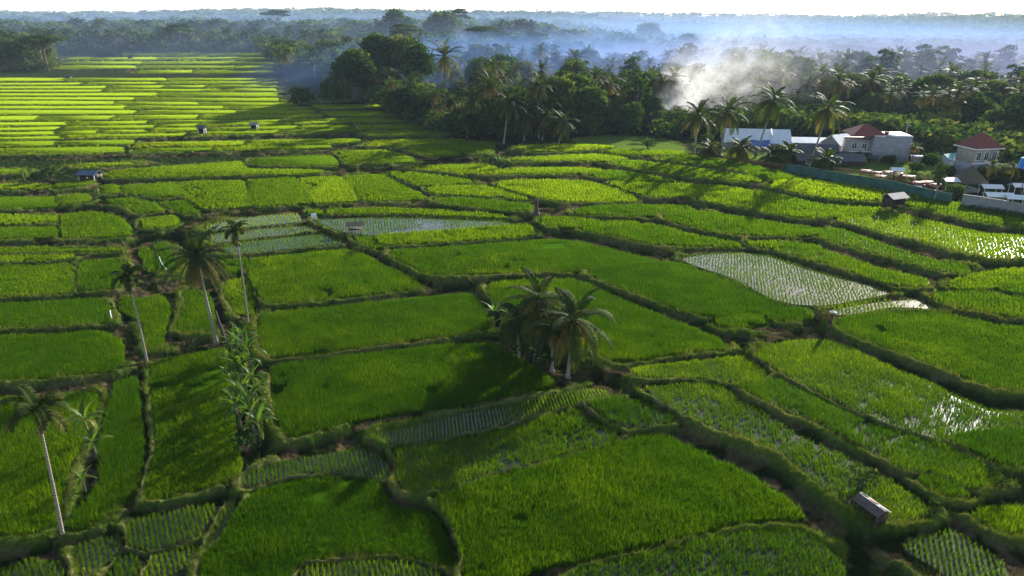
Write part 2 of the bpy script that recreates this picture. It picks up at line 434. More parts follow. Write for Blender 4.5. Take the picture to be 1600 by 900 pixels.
# irregular edges: look the paddies up at slightly shifted places
dist = np.hypot(X, Y)
amp = .16 + .0012 * dist
QX = X + amp * (fbm(X * .9, Y * .9) * 2 - 1) * 1.2; QY = Y + amp * (fbm(X * .9 + 50, Y * .9 + 31) * 2 - 1) * 1.2
GROW = .52 + .0046 * np.maximum(0, dist - 60)
d1 = np.full(X.shape, 1e9); d2 = np.full(X.shape, 1e9)
i1 = np.full(X.shape, -1, int); i2 = np.full(X.shape, -1, int)
inside = np.full(X.shape, -1, int)
rowY = ys
for k, p in enumerate(polys):
    P = p['P']; mg = 3.5 + .01 * p['d']
    lo = P.min(0) - mg; hi = P.max(0) + mg
    r0, r1 = np.searchsorted(rowY, lo[1]), np.searchsorted(rowY, hi[1])
    sub = np.arange(r0 * nc, r1 * nc)
    sub = sub[(X[sub] > lo[0]) & (X[sub] < hi[0])]
    if not len(sub): continue
    ins, dd = poly_eval(P, QX[sub], QY[sub])
    dd = np.where(ins, 0, np.maximum(0, dd - GROW[sub] * p['gm'])) 
    inside[sub[(dd <= 0) & (inside[sub] < 0)]] = k
    a = d1[sub]; b = d2[sub]
    first = dd < a; second = (~first) & (dd < b)
    s = sub[first]; d2[s] = d1[s]; i2[s] = i1[s]; d1[s] = dd[first]; i1[s] = k
    s = sub[second]; d2[s] = dd[second]; i2[s] = k
PZ = np.array([p['z'] for p in polys] + [0.0])
z1 = np.where(i1 >= 0, PZ[i1], B); z2 = np.where(i2 >= 0, PZ[i2], z1)
one = (i1 >= 0) & (i2 < 0)
z2 = np.where(one, np.minimum(B, z1 + .5), z2); d2 = np.where(one, 3.0, d2)
hi_first = z1 >= z2
zh = np.where(hi_first, z1, z2); zl = np.where(hi_first, z2, z1)
dh = np.where(hi_first, d1, d2); dl = np.where(hi_first, d2, d1)
gap = dh + dl
rim = .22
w = np.minimum(.55, .5 * gap)
up = rim * sstep(0, .3, np.minimum(dh, .3 + 0 * dh) * np.where(gap < .6, .6 / np.maximum(gap, .15), 1))
t = np.clip((dh - w) / np.maximum(gap - w, .12), 0, 1)
t = sstep(0, .5, t)
zg = (zh + up) * (1 - t) + zl * t
wide = sstep(2.5, 6, d1)            # open ground away from any paddy
zg = zg * (1 - wide) + B * wide
infield = inside >= 0
Z = np.where(infield, PZ[inside], np.where(i1 >= 0, zg, B))
rough = (fbm(X * 1.7, Y * 1.7, 4) - .5)
rough2 = fbm(X * .55 + 40, Y * .55, 2) - .5
Z += np.where(infield, .03 * rough, .42 * rough + .30 * rough2) * (1 - sstep(200, 400, dist))
# colours of the materials: mud or green stubble under the crop, trodden dry grass on the bund tops, dark muddy earth on the banks, deepened to carry the shade of their faces
fc = np.zeros((len(polys) + 1, 3))
for k, p in enumerate(polys):
    fc[k] = {'D': (.040, .075, .010), 'M': (.045, .055, .016), 'S': (.075, .062, .034), 'W': (.06, .055, .03), 'G': (.09, .14, .025)}[p['ty']]
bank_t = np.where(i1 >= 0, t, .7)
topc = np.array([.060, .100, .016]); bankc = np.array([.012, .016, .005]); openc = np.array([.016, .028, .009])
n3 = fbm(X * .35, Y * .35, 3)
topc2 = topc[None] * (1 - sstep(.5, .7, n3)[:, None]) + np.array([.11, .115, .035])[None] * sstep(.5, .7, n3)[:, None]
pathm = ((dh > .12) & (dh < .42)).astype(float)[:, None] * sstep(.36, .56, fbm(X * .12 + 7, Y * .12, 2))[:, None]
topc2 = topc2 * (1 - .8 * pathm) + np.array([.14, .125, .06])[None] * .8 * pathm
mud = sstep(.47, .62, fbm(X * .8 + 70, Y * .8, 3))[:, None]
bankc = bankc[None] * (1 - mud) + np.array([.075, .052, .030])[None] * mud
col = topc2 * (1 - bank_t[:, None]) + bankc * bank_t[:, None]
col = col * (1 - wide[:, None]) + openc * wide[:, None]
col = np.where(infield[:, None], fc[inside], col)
V = np.stack([X, Y, Z], 1)
idx = np.arange(nr * nc).reshape(nr, nc)
quads = np.stack([idx[:-1, :-1], idx[:-1, 1:], idx[1:, 1:], idx[1:, :-1]], -1).reshape(-1, 4)
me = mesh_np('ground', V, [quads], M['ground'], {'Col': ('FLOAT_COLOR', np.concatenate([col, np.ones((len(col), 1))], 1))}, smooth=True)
ground = tag(link('ground', me), kind='structure')
GZ = Z.reshape(shape)

def gz(x, y):
    """height of the built ground"""
    x = np.atleast_1d(np.asarray(x, float)); y = np.atleast_1d(np.asarray(y, float))
    r = np.clip(np.searchsorted(ys, y) - 1, 0, nr - 2)
    v = np.clip((y - ys[r]) / (ys[r + 1] - ys[r]), 0, 1)
    rr = x / (y * CP + (CAMH - base(np.zeros_like(y), y)) * SP)
    c = np.clip(np.searchsorted(ratio, rr) - 1, 0, nc - 2)
    u = np.clip((rr - ratio[c]) / (ratio[c + 1] - ratio[c]), 0, 1)
    return (GZ[r, c] * (1 - u) + GZ[r, c + 1] * u) * (1 - v) + (GZ[r + 1, c] * (1 - u) + GZ[r + 1, c + 1] * u) * v
def g1(x, y): return float(gz(x, y)[0])
def ground_at(px, py):
    x, y = unproject(np.array([px]), np.array([py]))
    x, y = float(x[0]), float(y[0])
    return x, y, g1(x, y)

# ------------------------------------------------------------------ water standing in the young paddies
wv, wf, n0 = [], [], 0
for p in polys:
    if p['ty'] in 'MSW':
        P = p['P']; c = P.mean(0)
        n = len(P)
        P2 = c + (P - c) * 1.0
        wv.append(np.concatenate([P2, np.full((n, 1), p['z'] + .035)], 1))
        wf.append(list(range(n0, n0 + n))); n0 += n
me = bpy.data.meshes.new('water')
me.from_pydata(np.concatenate(wv).tolist(), [], wf); me.materials.append(M['water'])
tag(link('water', me), kind='structure')

# ------------------------------------------------------------------ rice: every hill is a tuft of blades, planted in rows
def tufts(px, py, pz, h, width, nb, spread, tint, lean=.45, segs=2):
    """blades for tufts at the given points -> V, tris, tint"""
    n = len(px)
    K = n * nb
    cx = np.repeat(px, nb); cy = np.repeat(py, nb); cz = np.repeat(pz, nb)
    hh = np.repeat(h, nb) * rng.uniform(.65, 1.1, K)
    az = rng.uniform(0, 2 * math.pi, K)
    ln = rng.uniform(.15, 1.0, K) * lean
    ro = rng.uniform(0, 1, K) ** .5 * np.repeat(spread, nb)
    bx = cx + np.cos(az) * ro; by = cy + np.sin(az) * ro
    ta = az + rng.uniform(-.9, .9, K)
    wx = -np.sin(ta) * np.repeat(width, nb) * .5; wy = np.cos(ta) * np.repeat(width, nb) * .5
    tx = bx + np.cos(az) * hh * ln; ty = by + np.sin(az) * hh * ln; tz = cz + hh
    tt = np.clip(np.repeat(tint, nb) + rng.normal(0, .1, K), 0, 1)
    if segs == 2:
        mx = bx + np.cos(az) * hh * ln * .35; my = by + np.sin(az) * hh * ln * .35; mz = cz + hh * .6
        V = np.stack([np.stack([bx - wx, by - wy, cz - .03], 1), np.stack([bx + wx, by + wy, cz - .03], 1),
                      np.stack([mx + wx, my + wy, mz], 1), np.stack([mx - wx, my - wy, mz], 1), np.stack([tx, ty, tz], 1)], 1).reshape(-1, 3)
        o = np.arange(K) * 5
        Q = np.stack([o, o + 1, o + 2, o + 3], 1); T = np.stack([o + 3, o + 2, o + 4], 1)
        return V, Q, T, np.repeat(tt, 5)
    V = np.stack([np.stack([bx - wx, by - wy, cz - .05], 1), np.stack([bx + wx, by + wy, cz - .05], 1), np.stack([tx, ty, tz], 1)], 1).reshape(-1, 3)
    o = np.arange(K) * 3
    return V, np.zeros((0, 4), int), np.stack([o, o + 1, o + 2], 1), np.repeat(tt, 3)

class Pile:
    def __init__(s): s.V, s.Q, s.T, s.t, s.n = [], [], [], [], 0
    def add(s, V, Q, T, t):
        s.V.append(V); s.Q.append(Q + s.n); s.T.append(T + s.n); s.t.append(t); s.n += len(V)
    def mesh(s, name, mat):
        return mesh_np(name, np.concatenate(s.V), [np.concatenate(s.Q), np.concatenate(s.T)], mat, {'tint': ('FLOAT', np.concatenate(s.t))})

RICE = Pile(); nhills = 0
for k, p in enumerate(polys):
    if p['ty'] == 'G': continue
    P = p['P']; ty = p['ty']
    cd = float(np.hypot(*P.mean(0)))
    # beyond the frame fewer, larger clumps will do
    far = max(p['d'], cd * .8)
    s = max(1.0, far / 58.0) if ty in 'DM' else max(1.0, far / 80.0)
    if s > 2.2: s = 2.2 + (s - 2.2) * .45
    cx, cy = p['c']
    az = math.atan((cx - .2 * (cy - 30) - 800) / 1150)
    row, hill = (.235 * s, .17 * s) if ty in 'DM' else (.29 * s, .16 * s)
    if ty == 'W': row, hill = .36 * s, .15 * s
    ca, sa = math.cos(az), math.sin(az)
    R = np.stack([P[:, 0] * ca - P[:, 1] * sa, P[:, 0] * sa + P[:, 1] * ca], 1)   # u across rows, v along rows
    u = np.arange(R[:, 0].min(), R[:, 0].max(), row); v = np.arange(R[:, 1].min(), R[:, 1].max(), hill)
    if len(u) * len(v) > 3e6: continue
    U, W2 = np.meshgrid(u, v); U = U.ravel(); W2 = W2.ravel()
    U = U + rng.normal(0, ((.09 if s < 2 else .45) if ty != 'W' else .18) * row, U.shape) + .08 * row * np.sin(W2 * .2 / s + U); W2 = W2 + rng.normal(0, .25 * hill, U.shape)
    x = U * ca + W2 * sa; yv = -U * sa + W2 * ca
    # inside the frame plus a margin
    dep = yv * CP + (CAMH - p['z']) * SP
    ok = (np.abs(x) < 1.10 * dep) & (yv > 20)
    x, yv = x[ok], yv[ok]
    if not len(x): continue
    ins, dd = poly_eval(P, x + amp.mean() * 0, yv)
    ok = ins | (dd < (.52 + .0042 * max(0, cd - 60)) * p['gm'])
    big = fbm(x * .09, yv * .09, 3); mid = fbm(x * .45 + 9, yv * .45, 3); fine = fbm(x * 1.3 + 3, yv * 1.3, 2)
    if ty == 'M': ok &= ((fine * .35 + mid * .25 + big * .4) > .36 + .10 * rng.random(len(x))) | (rng.random(len(x)) < .55)
    if ty == 'W': ok &= rng.random(len(x)) < np.clip((.55 - big) * 4 + .35, .18, 1)
    if ty == 'D': ok &= (rng.random(len(x)) > .04) & (mid > .22)
    x, yv, dd, big, mid = x[ok], yv[ok], dd[ok], big[ok], mid[ok]
    n = len(x)
    if not n: continue
    nhills += n
    H0 = (.85 + .35 * ((k * .754877) % 1.0)) * {'D': .47, 'M': .42, 'S': .36, 'W': .23}[ty] * (1 - .30 * sstep(130, 220, cd))
    h = H0 * ((.75 + .5 * mid) if cd < 120 else (.92 + .16 * mid)) * rng.uniform(.85, 1.15, n)
    fld = (k * 0.6180339) % 1.0
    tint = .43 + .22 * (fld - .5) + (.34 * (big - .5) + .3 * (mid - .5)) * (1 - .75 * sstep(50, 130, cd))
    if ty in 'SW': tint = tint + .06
    tint = tint * (1 - .5 * sstep(150, 260, cd)) + .15 * sstep(55, 130, cd) + .37 * sstep(120, 230, cd)          # far paddies tinted brighter and yellower: grazing backlit glow put into the colour
    zz = gz(x, yv)
    near = s < 2.2
    nb = 10 if s < 1.4 else (9 if near else 8)
    wd = np.full(n, (.027 if s < 1.4 else .034 * s if near else .06 * s) * (1.0 if ty in 'DM' else .8))
    sp = np.full(n, (.085 if ty in 'DM' else .06) * s * (1.5 if s > 2.2 else 1))
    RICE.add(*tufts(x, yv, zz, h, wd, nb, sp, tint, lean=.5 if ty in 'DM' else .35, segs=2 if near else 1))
from mathutils.geometry import tessellate_polygon
for k, p in enumerate(polys):                     # the close stand of stems in the full grown paddies
    if p['ty'] != 'D': continue
    c = p['P'].mean(0); P = p['P']; n = len(P)
    cd = float(np.hypot(*c)); g = (.34 + .0038 * max(0, cd - 60)) * p['gm']
    if ((np.roll(P, -1, 0)[:, 0] - P[:, 0]) * (np.roll(P, -1, 0)[:, 1] + P[:, 1])).sum() > 0: P = P[::-1]
    e = np.roll(P, -1, 0) - P; e /= np.linalg.norm(e, axis=1)[:, None] + 1e-9
    nr_ = np.stack([e[:, 1], -e[:, 0]], 1); vn = nr_ + np.roll(nr_, 1, 0); vn /= np.linalg.norm(vn, axis=1)[:, None] + 1e-9
    P = P + vn * g
    hm = (.85 + .35 * ((k * .754877) % 1.0)) * .47 * (1 - .30 * float(sstep(130, 220, cd))) * (.32 + .30 * float(sstep(90, 190, cd)))
    V = np.concatenate([np.c_[P, np.full(n, p['z'] - .1)], np.c_[P, np.full(n, p['z'] + hm)]])
    i = np.arange(n); j = (i + 1) % n
    T = np.array(tessellate_polygon([[Vector((a, b, 0)) for a, b in P]])) + n
    RICE.add(V, np.stack([i, j, j + n, i + n], 1), T, np.full(2 * n, .30 + .2 * float(sstep(60, 130, cd)) + .25 * float(sstep(130, 250, cd))))  # distance ramp repeats the backlit glow painted into the blades
print('rice hills', nhills, 'verts', RICE.n)
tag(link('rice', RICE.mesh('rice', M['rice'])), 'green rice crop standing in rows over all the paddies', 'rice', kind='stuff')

# ------------------------------------------------------------------ grass on bunds and banks
G = Pile()
cand = np.where((~infield) & (Y > 25) & (Y < 330) & (np.abs(X) < 1.02 * (Y * CP + 10.8)) & (i1 >= 0) & (d1 < 6))[0]
pick = cand[rng.random(len(cand)) < np.where(dist[cand] < 130, .55, .4) * np.where(bank_t[cand] > .3, .22, 1.0)]
x = X[pick] + rng.normal(0, .1, len(pick)); yv = Y[pick] + rng.normal(0, .1, len(pick))
dk = dist[pick]
sc_ = np.clip(dk / 55, .8, 3)
h = rng.gamma(1.6, .10, len(pick)) * (1 + .5 * (fbm(x * .3, yv * .3) > .58)) * np.clip(sc_, .9, 1.3)
tint = .35 + .45 * (fbm(x * .25 + 5, yv * .25) - .5) + .12 * (1 - bank_t[pick]) + rng.normal(0, .1, len(pick))
h *= np.where(bank_t[pick] > .3, .5, 1); tint = np.clip(tint + .30 * (1 - sstep(.1, .45, bank_t[pick])) - .25 * bank_t[pick], 0, 1)  # bank tufts darker, tops lighter: shaded and lit sides put into the tint
G.add(*tufts(x, yv, gz(x, yv), h, .035 * sc_, 5, .10 * sc_, tint, lean=.9, segs=1))
tag(link('grass', G.mesh('grass', M['grass'])), 'rough grass on the bunds and banks between the paddies', 'grass', kind='stuff')
print('grass', len(pick))
# ------------------------------------------------------------------ trees and plants
def tube(path, radii, n=8, cap=True):
    """tapered tube along a list of points"""
    path = np.array(path, float); k = len(path)
    V = []
    for i in range(k):
        d = path[min(i + 1, k - 1)] - path[max(i - 1, 0)]; d /= np.linalg.norm(d) + 1e-9
        a = np.array([1., 0, 0]) if abs(d[0]) < .8 else np.array([0, 1., 0])
        s = np.cross(d, a); s /= np.linalg.norm(s); u = np.cross(s, d)
        an = np.arange(n) * 2 * math.pi / n
        V.append(path[i] + radii[i] * (np.cos(an)[:, None] * s + np.sin(an)[:, None] * u))
    V = np.concatenate(V)
    F = []
    for i in range(k - 1):
        for j in range(n):
            F.append((i * n + j, i * n + (j + 1) % n, (i + 1) * n + (j + 1) % n, (i + 1) * n + j))
    F = np.array(F)
    if cap:
        V = np.concatenate([V, path[-1:]]); c = len(V) - 1; b = (k - 1) * n
        T = np.array([(b + j, b + (j + 1) % n, c) for j in range(n)])
    else: T = np.zeros((0, 3), int)
    return V, F, T
class MB:
    """collects shapes for one mesh"""
    def __init__(s): s.V, s.Q, s.T, s.t, s.n = [], [], [], [], 0
    def add(s, V, Q=None, T=None, tint=.5):
        V = np.asarray(V, float)
        s.V.append(V); s.t.append(np.broadcast_to(np.asarray(tint, float), (len(V),)))
        if Q is not None and len(Q): s.Q.append(np.asarray(Q, int) + s.n)
        if T is not None and len(T): s.T.append(np.asarray(T, int) + s.n)
        s.n += len(V); return s
    def tube(s, path, radii, n=8, tint=.5): V, F, T = tube(path, radii, n); return s.add(V, F, T, tint)
    def box(s, c, d, rz=0, rx=0, tint=.5):
        v = np.array([(x, y, z) for x in (-.5, .5) for y in (-.5, .5) for z in (-.5, .5)]) * np.array(d, float)
        if rx: v = v @ np.array(Matrix.Rotation(rx, 3, 'X')).T
        if rz: v = v @ np.array(Matrix.Rotation(rz, 3, 'Z')).T
        return s.add(v + np.array(c, float), [(0, 1, 3, 2), (4, 6, 7, 5), (0, 4, 5, 1), (2, 3, 7, 6), (0, 2, 6, 4), (1, 5, 7, 3)], None, tint)
    def ball(s, c, r, n=8, m=6, tint=.5):
        r = np.broadcast_to(np.asarray(r, float), (3,)); V = []
        for i in range(1, m):
            th = math.pi * i / m
            for j in range(n):
                ph = 2 * math.pi * j / n; V.append((math.sin(th) * math.cos(ph), math.sin(th) * math.sin(ph), math.cos(th)))
        V += [(0, 0, 1), (0, 0, -1)]; a, b = len(V) - 2, len(V) - 1
        Q = [(i * n + j, (i + 1) * n + j, (i + 1) * n + (j + 1) % n, i * n + (j + 1) % n) for i in range(m - 2) for j in range(n)]
        T = [(a, j, (j + 1) % n) for j in range(n)] + [(b, (m - 2) * n + (j + 1) % n, (m - 2) * n + j) for j in range(n)]
        return s.add(np.array(V) * r + np.array(c, float), Q, T, tint)
    def mesh(s, name, mat, smooth=False):
        F = []
        if s.Q: F.append(np.concatenate(s.Q))
        if s.T: F.append(np.concatenate(s.T))
        return mesh_np(name, np.concatenate(s.V), F, mat, {'tint': ('FLOAT', np.concatenate(s.t))}, smooth)

M['bark'] = solid('grey brown bark', (.10, .08, .06), (.04, .032, .024), 6, .9, bump=.4)
def ring_bark():
    m, nt = new_mat('ringed palm bark')
    b = N(nt, 'ShaderNodeBsdfPrincipled'); b.inputs['Roughness'].default_value = .9
    tc = N(nt, 'ShaderNodeTexCoord'); wv = N(nt, 'ShaderNodeTexWave', bands_direction='Z')
    wv.inputs['Scale'].default_value = 1.6; wv.inputs['Distortion'].default_value = 6; wv.inputs['Detail'].default_value = 4; wv.inputs['Detail Scale'].default_value = 2
    nt.links.new(tc.outputs['Object'], wv.inputs['Vector'])
    nt.links.new(ramp(nt, wv.outputs['Fac'], [(.02, (.17, .145, .11)), (.3, (.25, .21, .165)), (.9, (.33, .285, .22))]), b.inputs['Base Color'])
    out = N(nt, 'ShaderNodeOutputMaterial'); nt.links.new(b.outputs[0], out.inputs[0]); return m
M['palebark'] = ring_bark()
M['stem'] = solid('green brown banana stem', (.12, .13, .05), (.10, .07, .04), 5, .7)
M['nut'] = solid('coconuts', (.16, .12, .03), (.07, .08, .02), 2, .5)
M['dry'] = leaf_mat('dry leaves', [(0, (.08, .05, .02)), (1, (.30, .19, .08))], (1.2, 1.1, .8), .3)

def frond(mb, r, az, el, L, droop, nl, lw, ll, tint, dead=False):
    """one feather frond: a curved rachis with drooping leaflets on both sides"""
    n = 9
    P = [np.array([0., 0, 0])]; a = el
    for i in range(n):
        st = L / n
        P.append(P[-1] + st * np.array([math.cos(a) * math.cos(az), math.cos(a) * math.sin(az), math.sin(a)]))
        a -= droop / n * (.6 + 1.0 * i / n)
    P = np.array(P)
    V, F, T = tube(P, np.linspace(.05, .012, n + 1), 4); mb.add(V, F, T, tint * .8)
    side = np.array([-math.sin(az), math.cos(az), 0])
    twist = r.uniform(-.5, .5)
    Vs, Ts, ts = [], [], []
    for k in range(nl):
        f = .10 + .90 * (k + .5) / nl
        q = f * n; i = min(int(q), n - 1); c = P[i] * (1 - (q - i)) + P[i + 1] * (q - i)
        fw = (P[i + 1] - P[i]) / np.linalg.norm(P[i + 1] - P[i]); upv = np.cross(fw, side); upv /= np.linalg.norm(upv)
        prof = math.sin(math.pi * min(1, .18 + .80 * f)) ** .6
        for sg in (-1, 1):
            out = side * sg * math.cos(.35 + sg * twist * .5) + upv * (.30 + .3 * sg * twist)
            d = out * .85 + fw * .6; d /= np.linalg.norm(d)
            l = ll * prof * r.uniform(.8, 1.1)
            e1 = c + d * l * .55; e2 = c + d * l * .95 + np.array([0, 0, -1]) * l * (r.uniform(.25, .5) if not dead else .8)
            wv = fw * lw * .5
            b = len(Vs)
            Vs += [c - wv * .6, c + wv * .6, e1 + wv, e1 - wv, e2]
            Ts += [(b, b + 1, b + 2), (b, b + 2, b + 3), (b + 3, b + 2, b + 4)]
            tt = np.clip(tint + r.uniform(-.12, .12), 0, 1); ts += [tt] * 5
    mb.add(np.array(Vs), None, np.array(Ts), np.array(ts))

def palm_parts(seed, H, L, nf=22, lean=.06, curve=.1, r0=.2, r1=.13, droop=1.5, dead=3, nl=22, tall_el=1.45, lw=.10, ll=.85, tint0=.45, bark=None):
    """-> (trunk mesh, crown mesh, nut mesh, trunk top)"""
    r = random.Random(seed)
    la = r.uniform(0, 6.28)
    path = []
    for i in range(11):
        f = i / 10
        o = H * (lean * f + curve * f * f)
        path.append((math.cos(la) * o, math.sin(la) * o, H * f))
    rad = [r0 * (1.55 if i == 0 else 1.15 if i == 1 else 1) * (1 - i / 10) + r1 * i / 10 for i in range(11)]
    tr = MB().tube(path, rad, 8).mesh('trunk', bark or M['palebark'], True)
    top = np.array(path[-1])
    mb = MB()
    for k in range(nf):
        f = (k + .5) / nf
        el = tall_el - f ** .85 * 2.35 + r.uniform(-.18, .18)
        az = k * 2.39996 + r.uniform(-.3, .3)
        sub = MB(); frond(sub, r, az, el, L * r.uniform(.85, 1.08) * (.8 + .35 * min(1, f * 2.5)), droop * r.uniform(.7, 1.25), nl, lw, ll, tint0 - .10 + .22 * r.random() + .18 * f)
        for V, t in zip(sub.V, sub.t): V += top
        off = mb.n
        for V, t in zip(sub.V, sub.t): mb.V.append(V); mb.t.append(t)
        mb.Q += [q + off for q in sub.Q]; mb.T += [q + off for q in sub.T]; mb.n += sub.n
    for k in range(dead):
        sub = MB(); frond(sub, r, r.uniform(0, 6.28), r.uniform(-.9, -.5), L * .8, .9, nl, lw * .8, ll * .7, .93, True)
        off = mb.n
        for V, t in zip(sub.V, sub.t): mb.V.append(V + top); mb.t.append(t)
        mb.Q += [q + off for q in sub.Q]; mb.T += [q + off for q in sub.T]; mb.n += sub.n
    nb = MB()
    for k in range(9):
        a = k * 2.4; nb.ball(top + np.array([.28 * math.cos(a), .28 * math.sin(a), -.28 - .12 * (k % 3)]), .15, 7, 5)
    return tr, mb.mesh('crown', M['palm']), nb.mesh('coconuts', M['nut'], True)

def leafcloud(r, lobes, n_per, size, tint0=.45, flat=.0):
    """leaf clumps spread through lobes [(c, radii)] -> V, Q, tint"""
    Vs, ts = [], []
    for c, rad in lobes:
        c = np.array(c); rad = np.array(rad)
        n = int(n_per * (rad[0] * rad[1] * rad[2]) ** (2 / 3))
        d = r.normal(size=(n, 3)); d /= np.linalg.norm(d, axis=1)[:, None]
        d[:, 2] = np.where(d[:, 2] < -.35, -d[:, 2], d[:, 2])
        ro = 1 - .5 * r.random(n) ** 2.2
        p = c + d * ro[:, None] * rad * (1 + .22 * r.normal(size=(n, 1)) * .6)
        nor = d * .6 + r.normal(size=(n, 3)) * .7; nor[:, 2] += .25 + flat
        nor /= np.linalg.norm(nor, axis=1)[:, None]
        a = np.cross(nor, r.normal(size=(n, 3))); a /= np.linalg.norm(a, axis=1)[:, None]
        b = np.cross(nor, a)
        s = size * r.uniform(.55, 1.3, (n, 1))
        Vs.append(np.stack([p - a * s, p - b * s * .62, p + a * s, p + b * s * .62], 1).reshape(-1, 3))
        lt = tint0 + r.normal() * .10
        ts.append(np.repeat(np.clip(lt + r.normal(size=n) * .13, 0, 1), 4))
    V = np.concatenate(Vs); t = np.concatenate(ts)
    return V, np.arange(len(V)).reshape(-1, 4), t

def broad_parts(seed, H, W, kind='round', size=.42, n_per=34, tint0=.45, bark=None):
    r = np.random.default_rng(seed)
    mb = MB(); lobes = []
    tk = MB(); bark = bark or M['bark']
    if kind == 'round':
        th = H * .32; nl = 15
        for k in range(nl):
            f = (k + .5) / nl; a = k * 2.4 + r.uniform(-.4, .4)
            hz = .42 + .48 * f; rr = W * .5 * math.sin(math.pi * (.25 + .72 * f)) ** .7 * (.85 - .25 * f) * r.uniform(.5, 1.0)
            R = W * .5 * r.uniform(.34, .50)
            lobes.append(((rr * math.cos(a), rr * math.sin(a), H * hz), (R, R, R * r.uniform(.65, .85))))
        lobes.append(((0, 0, H * .62), (W * .33, W * .33, H * .26)))
    elif kind == 'low':          # foliage to the ground
        nl = 14
        for k in range(nl):
            f = (k + .5) / nl; a = k * 2.4
            rr = W * .36 * r.uniform(.3, 1.0); R = W * .5 * r.uniform(.35, .5)
            lobes.append(((rr * math.cos(a), rr * math.sin(a), H * (.15 + .62 * f * (1 - .4 * rr / (W * .4)))), (R, R, R * .8)))
    elif kind == 'umbrella':     # flat spreading tiers on bare limbs
        th = H * .55; nl = 11
        for k in range(nl):
            a = k * 2.4; f = (k + .5) / nl
            rr = W * .5 * math.sqrt(f) * .82; R = W * r.uniform(.15, .23)
            lobes.append(((rr * math.cos(a), rr * math.sin(a), H * (.95 - .16 * f + r.uniform(-.06, .04))), (R, R, R * .28)))
    elif kind == 'tall':         # slender open crown
        nl = 10
        for k in range(nl):
            f = (k + .5) / nl; a = k * 2.4
            rr = W * .32 * r.uniform(.3, 1); R = W * r.uniform(.2, .3)
            lobes.append(((rr * math.cos(a), rr * math.sin(a), H * (.45 + .5 * f)), (R, R, R * .7)))
    V, Q, t = leafcloud(r, lobes, n_per, size, tint0, .5 if kind == 'umbrella' else 0)
    mb.add(V, Q, None, t)
    r0 = .018 * H + .08
    tk.tube([(0, 0, -.3), (.02 * H, 0, H * .25), (0, .02 * H, H * .5), (0, 0, H * .8)], [r0 * 1.3, r0, r0 * .7, r0 * .2], 8)
    for c, rad in lobes[:9]:
        z0 = H * (.28 if kind != 'umbrella' else .5) + .1 * H * r.random()
        c = np.array(c); mid = np.array([c[0] * .45, c[1] * .45, z0 + (c[2] - z0) * .6])
        tk.tube([(0, 0, z0), mid, c], [r0 * .5, r0 * .32, r0 * .1], 5)
    return tk.mesh('trunk', bark, True), mb.mesh('crown', M['broad'])

def banana_parts(seed, H=3.6, nl=8):
    r = random.Random(seed)
    st = MB(); lv = MB()
    st.tube([(0, 0, -.1), (.03, 0, H * .3), (.02, .03, H * .62)], [.14, .11, .06], 8)
    for k in range(nl):
        az = k * 2.4 + r.uniform(-.3, .3); el = 1.35 - 1.0 * k / nl + r.uniform(-.1, .1); L = H * r.uniform(.5, .68); dr = r.uniform(1.0, 2.0) * (.5 + k / nl)
        n = 12; p = np.array([0.02, .03, H * .58]); a = el; P = [p]
        for i in range(n):
            p = p + L / n * np.array([math.cos(a) * math.cos(az), math.cos(a) * math.sin(az), math.sin(a)]); P.append(p); a -= dr / n
        side = np.array([-math.sin(az), math.cos(az), 0]); V = []
        for i, p in enumerate(P):
            f = i / n; w = .20 * (math.sin(math.pi * min(1, .05 + .95 * f)) ** .55 if f > .15 else .12)
            if i == n: w = .03
            up = np.array([0, 0, .3 * w]); j1, j2 = r.uniform(.55, 1.1), r.uniform(.55, 1.1)
            V += [p - side * w * j1 + up, p, p + side * w * j2 + up]
        Q = []
        for i in range(n):
            Q += [(3 * i, 3 * i + 1, 3 * i + 4, 3 * i + 3), (3 * i + 1, 3 * i + 2, 3 * i + 5, 3 * i + 4)]
        lv.add(np.array(V), Q, None, np.clip(.5 + r.uniform(-.3, .3) + (.35 if k == nl - 1 else 0), 0, 1))
    return st.mesh('stem', M['stem'], True), lv.mesh('leaves', M['banana'])

def shrub_parts(seed, H=1.6, W=2.2, mat='broad', size=.16, n_per=75, tint0=.55):
    r = np.random.default_rng(seed); lobes = []
    for k in range(9):
        a = k * 2.4; rr = W * .32 * r.random() ** .5; R = W * r.uniform(.16, .27)
        lobes.append(((rr * math.cos(a), rr * math.sin(a), H * r.uniform(.3, .78)), (R, R, R * .8)))
    mb = MB(); V, Q, t = leafcloud(r, lobes, n_per, size, tint0); mb.add(V, Q, None, t)
    st = MB()
    for k in range(6):
        c = np.array(lobes[k][0]); st.tube([(0, 0, -.1), c * .5, c], [.05, .035, .012], 5)
    return st.mesh('stem', M['bark']), mb.mesh('foliage', M[mat])

def plant(name, parts, names, loc, rz=0, s=1.0, label=None, cat=None, group=None):
    o = empty(name, loc, rz, s); tag(o, label, cat, group)
    for me, nm in zip(parts, names):
        if me: link(nm, me, o)
    return o
# ------------------------------------------------------------------ palms standing in the paddies
def mpp(x, y, z=0): return math.sqrt(x * x + y * y + (CAMH - z) ** 2) / FPX     # metres per photo pixel there

def height_for(px_top, x, y):
    """height above the ground at (x,y) of the point seen at row px_top"""
    dx, yw, zw = pix_ray(0, px_top)
    return CAMH + zw / yw * y - g1(x, y)

